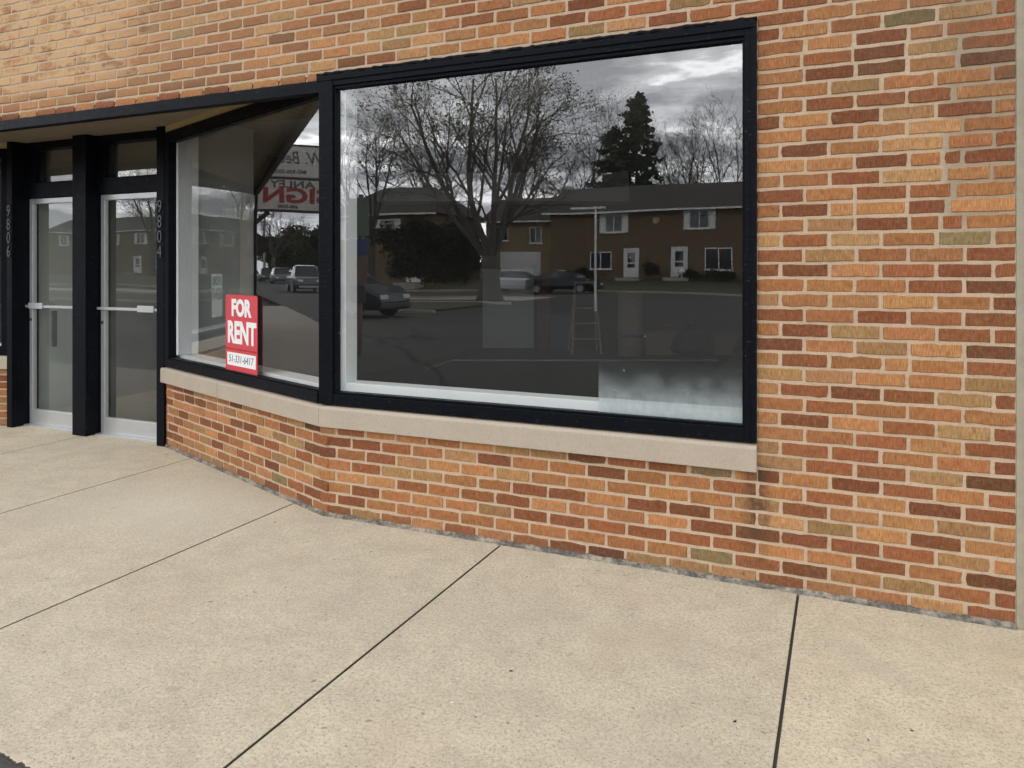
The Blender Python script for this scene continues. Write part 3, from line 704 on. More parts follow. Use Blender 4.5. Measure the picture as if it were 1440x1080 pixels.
mb = MB(); mb.quad((-160, -41.0, -0.026), (60, -41.0, -0.026), (60, KY+0.03, -0.012), (-160, KY+0.03, -0.012)); tag(mb.build('road', M['asphalt']), kind='structure')
mb = MB(); mb.quad((-600, -600, -0.25), (600, -600, -0.25), (600, 600, -0.25), (-600, 600, -0.25)); tag(mb.build('ground', M['grass']), kind='structure')
# lawn beyond the street, rising to the houses
mb = MB(); ys = [-41.0, -43.0, -46.0, -49.0, -58.0, -120.0]; zs = [-0.02, 0.12, 0.40, 0.66, 0.72, 0.8]
for (ya, za), (yb, zb) in zip(zip(ys, zs), zip(ys[1:], zs[1:])): mb.quad((-160, yb, zb), (60, yb, zb), (60, ya, za), (-160, ya, za))
tag(mb.build('lawn', M['grass']), kind='structure')
mb = MB(); mb.prism([(-160, -25.0), (-14.0, -25.0), (-13.2, -23.5), (-13.2, -20.0), (-14.0, -18.8), (-160, -18.8)], -0.03, 0.06)
tag(mb.build('grass_verge', M['grass']), kind='structure')
mb = MB(); mb.box(-160, -12.9, -25.25, -25.002, -0.03, 0.09); mb.box(-160, -12.9, -18.798, -18.62, -0.03, 0.09); mb.box(-160, 60, -41.2, -41.0, -0.03, 0.10); tag(mb.build('kerb', M['sidewalk2'], bevel=0.01), kind='structure')
mb = MB(); mb.box(-160, -14, -33.5, -28.8, -0.03, -0.004); tag(mb.build('far_pavement', M['sidewalk2']), kind='structure')

# ------------------------------------------------------------------ small litter on the sidewalk
def litter(x, y, s, rot, label, mat='deadleaf', name='leaf_scrap', cat='leaf', h=0.25):
    rr = random.Random(int(x*1000)); mb = MB(); k = 9; pts = []
    for i in range(k):
        a = 2*math.pi*i/k; r = s*(0.65+0.5*rr.random()); pts.append((r*math.cos(a), 0.55*r*math.sin(a), s*h*(0.2+rr.random()*0.8)))
    v = len(mb.v); mb.v += pts+[(p[0]*0.85, p[1]*0.85, 0.0008) for p in pts]+[(0, 0, s*h*1.1)]
    for i in range(k):
        j = (i+1) % k; mb.face((v+k+i, v+k+j, v+j, v+i)); mb.face((v+i, v+j, v+2*k))
    mb.face(tuple(v+k+i for i in range(k))[::-1])
    o = mb.build(name, M[mat], None); o.location = (x, y, 0.0003); o.rotation_euler = (0, 0, rot)
    tag(o, label, cat, 'leaf scraps lying on the sidewalk' if cat == 'leaf' else None)
for a in ((-1.140, -1.161, 0.0095, 0.3, 'dark leaf scrap in the middle of the central sidewalk slab, largest of them'),
          (-0.330, -1.144, 0.009, 1.0, 'dark leaf scrap on the sidewalk just left of the right-hand joint'),
          (0.205, -0.96, 0.007, 0.2, 'dark leaf scrap nearest the right edge of the sidewalk'),
          (0.075, -1.07, 0.006, 2.0, 'small dark leaf scrap on the right slab, the one nearer the joint'),
          (-1.13, -1.47, 0.005, 0.7, 'tiny dark leaf scrap close to the white paper fleck'),
          (-2.62, -1.18, 0.007, 0.9, 'dark leaf scrap on the large slab left of the long diagonal joint'),
          (-3.09, -0.23, 0.010, 0.6, 'dark leaf scrap near the wall foot by the angled brick front')):
    litter(*a)
litter(-1.243, -1.428, 0.008, 0.4, 'white paper fleck on the central sidewalk slab', 'paper', 'paper_scrap', 'litter')

# ------------------------------------------------------------------ signs
def for_rent(o, e, nrm, s, z0, w, h, depth, red, label):
    r = -e                                       # reading direction for someone outside at right-hand window
    if nrm.x > 0: r = e
    c = o+e*s-nrm*depth
    t = empty('for_rent_sign', (c.x, c.y, z0)); tag(t, label, 'sign')
    ex = Vector((r.x, r.y, 0)); n3 = Vector((nrm.x, nrm.y, 0))
    mb = MB(); cr = 0.018; pts = []
    for cx, cz, a0 in ((w/2-cr, cr, -90), (w/2-cr, h-cr, 0), (-w/2+cr, h-cr, 90), (-w/2+cr, cr, 180)):
        for i in range(5): pts.append((cx+cr*math.cos(R(a0+22.5*i)), cz+cr*math.sin(R(a0+22.5*i))))
    mb.loft([[tuple(ex*x+n3*d+Vector((0, 0, z))) for x, z in pts] for d in (-0.0015, 0.0015)])
    mb.build('board', M['red'] if red else M['signwhite'], t)
    f = lambda x, z, d=0.003: frame_matrix(ex*x+n3*d+Vector((0, 0, z)), ex, n3)
    ink = M['signwhite'] if red else M['teal']
    text_obj('lettering', 'FOR', ink, 0.170*h/0.6, f(-0.0, h*0.825), t, 0.0006, 0.98, offset=0.008)
    text_obj('lettering', 'RENT', ink, 0.225*h/0.6, f(0.01, h*0.51), t, 0.0006, 0.84, offset=0.009)
    if red:
        mb = MB(); a = [ex*x+n3*0.0028+Vector((0, 0, z)) for x, z in ((-w*0.44, h*0.10), (w*0.46, h*0.10), (w*0.46, h*0.265), (-w*0.44, h*0.265))]
        mb.quad(*a); mb.build('number_panel', M['signwhite'], t)
        text_obj('handwriting', '51-331-6417', M['ink'], 0.075, f(0, h*0.183, 0.0036), t, 0.0004, 1.0, 0.12)
        mb = MB(); a = [ex*x+n3*0.0026+Vector((0, 0, z)) for x, z in ((-w*0.495, h*0.300), (w*0.495, h*0.300), (w*0.495, h*0.318), (-w*0.495, h*0.318))]
        mb.quad(*a); mb.build('rule', simple('dark_red_print', (0.36, 0.012, 0.02), 0.45), t)
    return t
for_rent(CORNER, ET, EN, 1.14, 0.745, 0.50, 0.575, 0.012, True, 'red and white FOR RENT sign standing on the sill of the angled corner window')
for_rent(LCORNER, LET, LEN_, 1.35, 0.90, 0.36, 0.55, 0.10, False, 'pale FOR RENT notice in the window on the far side of the entrance')
# projecting shop sign down the street
P = empty('projecting_sign', (-12.2, 0, 2.56)); tag(P, 'double-panel grey shop sign projecting over the sidewalk, red and dark lettering', 'shop sign')
mb = MB(); mb.box(-0.09, 0.09, -2.05, -0.11, 0.0, 0.545); mb.build('panel', M['signgrey'], P, bevel=0.01)
mb = MB(); mb.box(-0.09, 0.09, -2.05, -0.11, 0.585, 1.15); mb.build('panel', M['signgrey'], P, bevel=0.01)
mb = MB()
for y0, y1, z0, z1 in ((-2.08, -0.08, -0.03, -0.001), (-2.08, -0.08, 0.546, 0.584), (-2.08, -0.08, 1.151, 1.18), (-2.08, -2.051, 0.0, 1.15), (-0.109, -0.08, 0.0, 1.15)): mb.box(-0.10, 0.10, y0, y1, z0, z1)
mb.build('sign_frame', M['darksteel'], P)
for z in (0.20, 0.90):
    mb = MB(); mb.box(-0.04, 0.04, -0.079, 0.0, z, z+0.08); mb.build('bracket', M['darksteel'], P)
mb = MB(); mb.tube([(0, -0.34, -0.04), (0, -0.02, -0.32)], 0.04, 8); mb.build('brace', M['darksteel'], P)
f = lambda y, z: frame_matrix((0.092, y, z), (0, 1, 0), (1, 0, 0))
text_obj('lettering', 'ANLEY', M['signblack'], 0.18, f(-0.74, 0.45), P, 0.003, 1.42, offset=0.003)
text_obj('lettering', 'SIGN', M['signred'], 0.36, f(-0.80, 0.245), P, 0.003, 1.48, offset=0.012)
text_obj('lettering', '690-7290', M['signblack'], 0.075, f(-0.66, 0.055), P, 0.003, 1.2, offset=0.003)
text_obj('lettering', 'W. Bee', M['signblack'], 0.32, f(-0.90, 0.93), P, 0.003, 0.8, 0.2)
text_obj('lettering', '847-930-2007', M['signblack'], 0.10, f(-0.70, 0.68), P, 0.003, 1.05, offset=0.002)
# an awning further along the same side
A = empty('awning', (-14.8, 0, 1.88)); tag(A, 'dark sloping shop awning beyond the projecting sign', 'awning')
mb = MB(); mb.loft([[(x, 0, 0.50), (x, -0.42, 0.22), (x, -0.42, 0.0), (x, 0, 0.0)] for x in (-1.2, 1.2)]); mb.build('canopy', simple('dark_canvas', (0.03, 0.03, 0.032), 0.9), A)
for x in (-1.1, 1.1):
    mb = MB(); mb.tube([(x, -0.40, 0.0), (x, 0, -0.25)], 0.02, 6); mb.build('strut', M['darksteel'], A)
# parking sign post across the near lot
def post_sign(p):
    t = empty('sign_post', (p.x, p.y, -0.03)); tag(t, 'steel post carrying stacked green, blue and brown road signs', 'road sign')
    mb = MB(); mb.tube([(0, 0, 0), (0, 0, 2.85)], 0.045, 8); mb.build('post', M['brown'], t)
    for nm, z0, z1, w, m in (('green_plate', 2.13, 2.78, 0.40, 'green'), ('blue_plate', 1.80, 2.09, 0.40, 'blue'), ('brown_plate', 1.28, 1.76, 0.40, 'brown')):
        mb = MB(); mb.box(-w/2, w/2, 0.048, 0.062, z0, z1); mb.build('sign_plate', M[m], t, bevel=0.004)
    mb = MB(); mb.box(-0.16, 0.16, 0.0485, 0.075, 0.94, 1.26); mb.build('meter_box', M['darksteel'], t, bevel=0.02)
    return t
post_sign(opp(506, 13.3))

wp = opp(836, 26)
t = empty('pole', (wp.x, wp.y, -0.03)); tag(t, 'thin white pole with a short cross arm at the edge of the street', 'pole')
mb = MB(); mb.tube([(0, 0, 0), (0, 0, 3.65)], [0.045, 0.04], 8); mb.build('shaft', M['housewhite'], t)
mb = MB(); mb.box(-0.9, 0.35, -0.05, 0.05, 3.651, 3.72); mb.build('cross_arm', M['housewhite'], t)
# ------------------------------------------------------------------ trees
def unit(a, el): return Vector((math.cos(a)*math.cos(el), math.sin(a)*math.cos(el), math.sin(el)))
def grow(mbT, mbC, tips, rg, p, d, L, r, depth, maxd, kids, spread, up, kink):
    n = max(3, int(L/0.55)) if depth < 2 else 3
    pts = [p.copy()]; rad = [r]
    for i in range(n):
        kk = kink*(1.0 if depth == 0 else 1.7)
        d = (d + Vector((rg.gauss(0, kk), rg.gauss(0, kk), rg.gauss(0, kk)+up))).normalized()
        p = p + d*(L/n); pts.append(p.copy()); rad.append(r*(1-0.75*(i+1)/n))
    k = 8 if depth == 0 else (6 if depth == 1 else (4 if depth == 2 else 3))
    (mbT if depth <= 1 else mbC).tube(pts, rad, k, 0, False)
    if depth >= maxd:
        tips.append((pts[-1], d)); tips.append((pts[1], d)); return
    nk = kids[min(depth, len(kids)-1)]
    for j in range(nk):
        f = 0.25+0.75*(j+0.6*rg.random())/nk
        idx = min(n-1, int(f*n)); q = pts[idx].lerp(pts[idx+1], rg.random())
        dd = (pts[idx+1]-pts[idx]).normalized()
        side = Vector((rg.gauss(0, 1), rg.gauss(0, 1), rg.gauss(0, 0.6))); side = (side-dd*side.dot(dd)).normalized()
        an = spread*rg.uniform(0.7, 1.25)
        nd = (dd*math.cos(an)+side*math.sin(an)).normalized()
        grow(mbT, mbC, tips, rg, q, nd, L*rg.uniform(0.48, 0.68)*(1.1-0.45*f), max(0.011, rad[idx]*0.5), depth+1, maxd, kids, spread, up, kink)
    tips.append((pts[-1], d))
def leaf_quad(mb, p, s, rg, mi=0):
    a = Vector((rg.gauss(0, 1), rg.gauss(0, 1), rg.gauss(0, 1))).normalized(); b = a.cross(Vector((rg.gauss(0, 1), rg.gauss(0, 1), rg.gauss(0, 1)))).normalized()
    mb.quad(p-a*s*0.6, p+b*s*0.35, p+a*s*0.6, p-b*s*0.35, mi)
def bare_tree(pos2, h, trunk_h, rt, limbs, lean, seed, label, group, maxd=3, kids=(6, 6, 5), leaf=0, leafs=0.1, spread=0.6, z=0.0, el=(50, 80), limbL=None, cat='tree', up=0.025, lr=(0.34, 0.5)):
    rg = random.Random(seed); t = empty('bare_tree', (pos2.x, pos2.y, z)); tag(t, label, cat, group)
    mt, mc, ml, tips = MB(), MB(), MB(), []
    flare = [(0, 0, -0.2), (0, 0, 0.25), (0.03, 0, 0.8), (0.05, 0.03, trunk_h*0.6), (0.08, 0.04, trunk_h)]
    mt.tube(flare, [rt*1.75, rt*1.3, rt*1.02, rt*0.95, rt*0.9], 12)
    for i in range(limbs):
        a = 2*math.pi*i/limbs+rg.uniform(-0.35, 0.35); e = R(rg.uniform(*el))
        L = (limbL or 0.70*(h-trunk_h)/math.sin(R(68)))*rg.uniform(0.85, 1.1)
        grow(mt, mc, tips, rg, Vector((0.08, 0.04, trunk_h*rg.uniform(0.82, 0.98))), unit(a, e), L, rt*rg.uniform(*lr), 0, maxd, kids, spread, up, 0.07)
    if leaf:
        for i in range(leaf):
            p, d = rg.choice(tips); leaf_quad(ml, p+Vector((rg.gauss(0, 0.16), rg.gauss(0, 0.16), rg.gauss(0, 0.14))), leafs*rg.uniform(0.6, 1.4), rg)
    mt.build('trunk', M['bark'], t, smooth=True)
    c = mc
    off = len(c.v); c.v += ml.v
    for f in ml.f: c.face(tuple(off+i for i in f), 1)
    c.build('crown', [M['twig'], M['dryleaf']], t)
    return t
bare_tree(opp(688, 35.5), 12.5, 2.1, 0.45, 8, 0, 3, 'large vase-shaped street tree with a thick forked trunk and sparse brown leaves', None, 3, (8, 7, 6), 11000, 0.095, 0.62, 0.0, (42, 76), 8.3, up=0.012, lr=(0.30, 0.48))
BT = 'bare trees across the street'
bare_tree(opp(522, 50), 13.5, 3.6, 0.30, 5, 0, 8, 'bare spreading tree left of the large forked tree, behind the yews', BT, 3, (8, 7, 5), 1400, 0.09, 0.6, 0.3, (45, 80))
bare_tree(opp(610, 72), 16.0, 4.0, 0.34, 6, 0, 9, 'twiggy bare tree directly behind the large forked tree', BT, 3, (8, 7, 5), 1600, 0.10, 0.6, 0.6)
bare_tree(opp(760, 78), 16.5, 4.0, 0.34, 6, 0, 10, 'bare tree rising behind the row house roof left of the conifer', BT, 3, (8, 7, 5), 1600, 0.10, 0.6, 0.6)
bare_tree(opp(828, 76), 18.0, 4.0, 0.34, 6, 0, 21, 'bare tree just left of the conifer, behind the row house roof', BT, 3, (8, 7, 5), 1600, 0.10, 0.6, 0.6)
bare_tree(opp(972, 74), 17.0, 5.0, 0.32, 6, 0, 12, 'round-headed bare tree behind the row house, right of the conifer', BT, 3, (8, 8, 5), 900, 0.10, 0.6, 0.6)
bare_tree(opp(1030, 70), 17.5, 5.0, 0.30, 6, 0, 15, 'tall thin bare tree at the right end of the row house', BT, 3, (8, 7, 5), 500, 0.14, 0.6, 0.6)
bare_tree(opp(1120, 74), 16.0, 5.0, 0.30, 5, 0, 19, 'bare tree beyond the right end of the row house', BT, 3, (8, 7, 5), 500, 0.14, 0.6, 0.6)
for i, (x, y, sd) in enumerate(((-72, -79, 31), (-85, -80, 32), (-99, -78, 33), (-74, -57, 34))):
    bare_tree(Vector((x, y)), 15, 4.5, 0.30, 4, 0, sd, ['bare tree behind the near end of the second row house', 'bare tree behind the middle of the second row house', 'bare tree behind the far end of the second row house', 'bare tree on the lawn in front of the second row house'][i], BT, 3, (7, 6, 5), 500, 0.12, 0.6, 0.7)
def needle_mass(name, pos2, z, shape, n, s, mat, label, cat, group=None, trunk=None, seed=1):
    rg = random.Random(seed); t = empty(name, (pos2.x, pos2.y, z)); tag(t, label, cat, group)
    mb = MB()
    for i in range(n):
        p = shape(rg)
        if p is None: continue
        leaf_quad(mb, Vector(p), s*rg.uniform(0.6, 1.5), rg)
    mb.build('crown', M[mat], t)
    if trunk:
        mb = MB(); mb.tube([(0, 0, -0.1), (0.02, 0, trunk[1]*0.5), (0, 0, trunk[1])], [trunk[0], trunk[0]*0.7, 0.03], 8); mb.build('trunk', M['bark'], t)
    return t
def conifer_shape(h, w, seed):
    r0 = random.Random(seed); br = []
    for i in range(150):
        f = (i+r0.random())/150; z = 1.2+(h-1.4)*f; L = w*(1-f)**0.52*r0.uniform(0.5, 1.15)+0.15
        br.append((z, r0.uniform(0, 6.283), L))
    def sh(rg):
        z, a, L = rg.choice(br); u = rg.random()**0.6; r = L*u
        return (r*math.cos(a)+rg.gauss(0, 0.14), r*math.sin(a)+rg.gauss(0, 0.14), z-0.30*r+0.12*r*r/max(L, 0.3)+rg.gauss(0, 0.12))
    return sh
needle_mass('conifer', opp(893, 66), 0.5, conifer_shape(16.6, 3.6, 4), 11000, 0.30, 'needle', 'tallest dark conifer standing behind the row house', 'conifer', 'conifers behind the row house', (0.25, 15.5), 2)
needle_mass('conifer', opp(862, 69), 0.5, conifer_shape(14.2, 3.4, 14), 9000, 0.30, 'needle', 'shorter conifer just left of the tallest one, behind the row house', 'conifer', 'conifers behind the row house', (0.25, 13.0), 5)
def bush_shape(blobs):
    def sh(rg):
        x, y, z, r, h = rg.choice(blobs); a = rg.uniform(0, 6.283); c = rg.uniform(-0.3, 1); q = rg.random()**0.35*(1+0.10*math.sin(5*a+x))
        s_ = math.sqrt(max(0, 1-c*c)); return (x+r*q*s_*math.cos(a)+rg.gauss(0, 0.07), y+r*q*s_*math.sin(a)+rg.gauss(0, 0.07), max(0.02, z+h*q*c+rg.gauss(0, 0.08)))
    return sh
YG = 'overgrown yews in front of the left house'
for i, (px, fw, w, h) in enumerate(((562, 43, 1.5, 4.3), (592, 43, 1.5, 4.9), (622, 42.5, 1.4, 4.6), (650, 42, 1.2, 4.0))):
    rr = random.Random(50+i); bl = [(rr.uniform(-0.6, 0.6)*w, rr.uniform(-0.6, 0.6)*w, h*rr.uniform(0.2, 0.75), w*rr.uniform(0.45, 0.75), h*rr.uniform(0.18, 0.30)) for _ in range(9)]
    needle_mass('yew', opp(px, fw), 0.0, bush_shape(bl), 5200, 0.17, 'yew', ['leftmost overgrown yew in front of the left house', 'tallest dark yew in front of the left house', 'dark yew left of the large tree trunk', 'lowest yew, just behind the large tree trunk'][i], 'shrub', YG, None, 60+i)
HG = 'low shrubs below the row house windows'
for i, (x, w, h) in enumerate(((-17.6, 1.0, 1.1), (-12.4, 0.7, 1.6), (-9.6, 0.8, 1.0), (-7.6, 1.1, 0.9), (-4.8, 1.0, 1.0))):
    rr = random.Random(80+i); bl = [(rr.uniform(-0.6, 0.6)*w, rr.uniform(-0.3, 0.3)*w, h*rr.uniform(0.2, 0.6), w*rr.uniform(0.4, 0.6), h*rr.uniform(0.25, 0.4)) for _ in range(6)]
    needle_mass('shrub', Vector((x, -48.9)), 0.66, bush_shape(bl), 1500, 0.11, 'yew', ['low shrub left of the row house doors', 'upright shrub between the two row house doors', 'low shrub right of the second door', 'spreading shrub under the wide ground-floor window', 'low shrub at the right end of the row house'][i], 'shrub', HG, None, 90+i)
# dark trees down the street, seen in the angled window
DG = 'dark trees down the street'
for i, (px, fw, w, h) in enumerate(((388, 120, 2.6, 5.4), (402, 112, 3.4, 7.0), (418, 105, 3.6, 7.4), (433, 100, 3.8, 7.8), (449, 95, 3.8, 7.2))):
    rr = random.Random(110+i); bl = [(rr.uniform(-0.7, 0.7)*w, rr.uniform(-0.7, 0.7)*w, h*rr.uniform(0.25, 0.8), w*rr.uniform(0.4, 0.7), h*rr.uniform(0.15, 0.25)) for _ in range(10)]
    p = down(px, fw)
    needle_mass('evergreen_tree', p, 0.0, bush_shape(bl), 4500, 0.34, 'yew', ['farthest dark evergreen down the street', 'dark evergreen second from the road end', 'middle dark evergreen down the street', 'tallest dark evergreen down the street', 'nearest dark evergreen down the street'][i], 'tree', DG, (0.25, h*0.7), 120+i)
bare_tree(down(384, 88), 9.5, 3.0, 0.22, 5, 0, 41, 'slender bare tree leaning over the road among the dark evergreens', BT, 3, (8, 7, 5), 300, 0.12, 0.6, 0.0)

# ------------------------------------------------------------------ houses across the street
def house(x0, x1, yf, depth, gz, eave, ridge, name, label, cat, mat, doors, wins, hip=False):
    t = empty(name, ((x0+x1)/2, yf, gz)); tag(t, label, cat); cx = (x0+x1)/2
    X = lambda x: x-cx
    mb = MB(); mb.box(X(x0), X(x1), -depth, 0, -0.6, eave-gz); mb.build('wall', mat, t)
    mb = MB(); ov = 0.45; e = eave-gz; rd = ridge-gz; a = (X(x0)-ov, X(x1)+ov); ym = -depth/2
    h = 2.5 if hip else 0.0
    mb.v += [(a[0], ov, e), (a[1], ov, e), (a[1], -depth-ov, e), (a[0], -depth-ov, e), (a[0]+h, ym, rd), (a[1]-h, ym, rd)]
    for q_ in ((0, 1, 5, 4), (2, 3, 4, 5), (1, 2, 5), (3, 0, 4), (3, 2, 1, 0)): mb.face(q_)
    rf = mb.build('roof', M['shingle'], t)
    mb = MB(); mb.box(a[0], a[1], ov-0.02, ov+0.10, e-0.14, e-0.01); mb.build('gutter', M['housewhite'], t)
    for (xc, w, z0, z1, sh) in wins:
        wf = MB(); fr = 0.07
        for b in ((-w/2, w/2, z0, z0+fr), (-w/2, w/2, z1-fr, z1), (-w/2, -w/2+fr, z0+fr, z1-fr), (w/2-fr, w/2, z0+fr, z1-fr), (-fr/2, fr/2, z0+fr, z1-fr)):
            wf.box(X(xc)+b[0], X(xc)+b[1], 0.003, 0.06, b[2]-gz, b[3]-gz)
        wf.box(X(xc)-w/2-0.06, X(xc)+w/2+0.06, 0.003, 0.12, z0-gz-0.08, z0-gz)
        wo = wf.build('window', M['housewhite'], t)
        pn = MB(); pn.box(X(xc)-w/2+0.01, X(xc)+w/2-0.01, 0.002, 0.02, z0-gz+0.01, z1-gz-0.01); pn.build('pane', M['pane'], wo)
        if sh:
            for s_ in (-1, 1):
                sb = MB(); c_ = X(xc)+s_*(w/2+0.22); sb.box(c_-0.20, c_+0.20, 0.003, 0.05, z0-gz-0.04, z1-gz+0.02)
                for k_ in range(9): sb.box(c_-0.15, c_+0.15, 0.0505, 0.062, z0-gz+0.04+k_*(z1-z0-0.1)/9, z0-gz+0.04+(k_+0.6)*(z1-z0-0.1)/9)
                sb.build('shutter', M['housewhite'], t)
    for (xc, w, z0, z1) in doors:
        db = MB(); db.box(X(xc)-w/2-0.12, X(xc)-w/2, 0.003, 0.09, z0-gz, z1-gz+0.12); db.box(X(xc)+w/2, X(xc)+w/2+0.12, 0.003, 0.09, z0-gz, z1-gz+0.12); db.box(X(xc)-w/2, X(xc)+w/2, 0.003, 0.09, z1-gz, z1-gz+0.12)
        db.box(X(xc)-w/2, X(xc)+w/2, 0.003, 0.05, z0-gz, z1-gz)
        d_ = db.build('door', M['housewhite'], t)
        pb = MB(); pb.box(X(xc)-w/2+0.18, X(xc)+w/2-0.18, 0.051, 0.06, z0-gz+1.15, z1-gz-0.2); pb.box(X(xc)-w/2+0.18, X(xc)+w/2-0.18, 0.051, 0.06, z0-gz+0.75, z0-gz+1.05); pb.build('pane', M['pane'], d_)
        st = MB(); st.box(X(xc)-0.9, X(xc)+0.9, 0.1, 1.4, -0.5, z0-gz-0.02); st.build('step', M['sidewalk2'], t)
    return t
H1 = house(-20.6, 3.0, -50.0, 8.5, 0.66, 5.80, 8.05, 'row_house', 'two-storey tan brick row house with white shutters and white storm doors', 'house', M['hbrick'],
      [(-14.2, 0.95, 0.86, 2.95), (-10.6, 0.95, 0.88, 2.92), (-1.5, 0.95, 0.86, 2.95)],
      [(-15.6, 1.35, 4.30, 5.62, True), (-9.2, 1.45, 4.30, 5.66, True), (-7.85, 1.9, 1.40, 2.92, False), (-16.6, 1.7, 1.5, 2.85, False), (-3.4, 1.4, 4.3, 5.62, True), (-3.8, 1.8, 1.4, 2.9, False)])
mb = MB(); mb.lathe([(0.0, 0.05), (0.22, 0.05), (0.27, 0.03), (0.27, 0.0), (0.0, 0.0)], 20, (-12.41+8.8, 0.004, 5.02-0.66), 'y'); mb.build('medallion', M['tanstone'], H1)
house(-36.5, -27.6, -44.0, 8.0, 0.45, 5.6, 8.0, 'brick_house', 'dark brick house behind the yews with one white garage door', 'house', M['hbrick'],
      [(-29.2, 0.95, 0.6, 2.7)], [(-33.9, 1.7, 0.9, 2.4, False), (-31.5, 1.3, 3.9, 5.2, True), (-34.6, 1.3, 3.9, 5.2, True)], True)
Y1 = house(-27.0, -21.2, -52.0, 8.0, 0.66, 5.4, 7.6, 'yellow_brick_house', 'yellow brick house set back between the two other houses', 'house', M['hbrick2'],
      [], [(-25.6, 1.2, 3.8, 5.0, False), (-22.6, 1.0, 3.6, 4.9, False)])
mb = MB(); mb.box(-1.6, 1.9, 0.003, 0.08, 0.0, 2.25)
for k_ in range(4): mb.box(-1.55, 1.85, 0.0805, 0.095, 0.06+k_*0.55, 0.54+k_*0.55)
mb.build('garage_door', M['housewhite'], Y1)
ws = [(-60.5-5.2*i, 1.4, 4.8, 6.25, True) for i in range(9)]+[(-62.5-10.4*i, 1.9, 1.7, 3.1, False) for i in range(4)]
house(-106.0, -57.0, -66.0, 9.0, 0.74, 6.65, 8.9, 'row_house', 'second brick row house farther down the street with white shutters', 'house', M['hbrick'],
      [(-66.0, 0.95, 0.9, 3.0), (-76.5, 0.95, 0.9, 3.0), (-87.0, 0.95, 0.9, 3.0)], ws)
mb = MB(); mb.lathe([(0.02, -0.25), (0.15, -0.19), (0.23, -0.08), (0.25, 0.02), (0.22, 0.12), (0.14, 0.21), (0.02, 0.25)], 14); mb.tube([(0, 0, -0.6), (0, 0, -0.22)], 0.03, 6)
b_ = mb.build('globe_lamp', M['housewhite'], None, smooth=True); b_.location = (-10.15, -48.6, 1.25); tag(b_, 'white globe garden lamp in front of the second row house door', 'garden lamp')

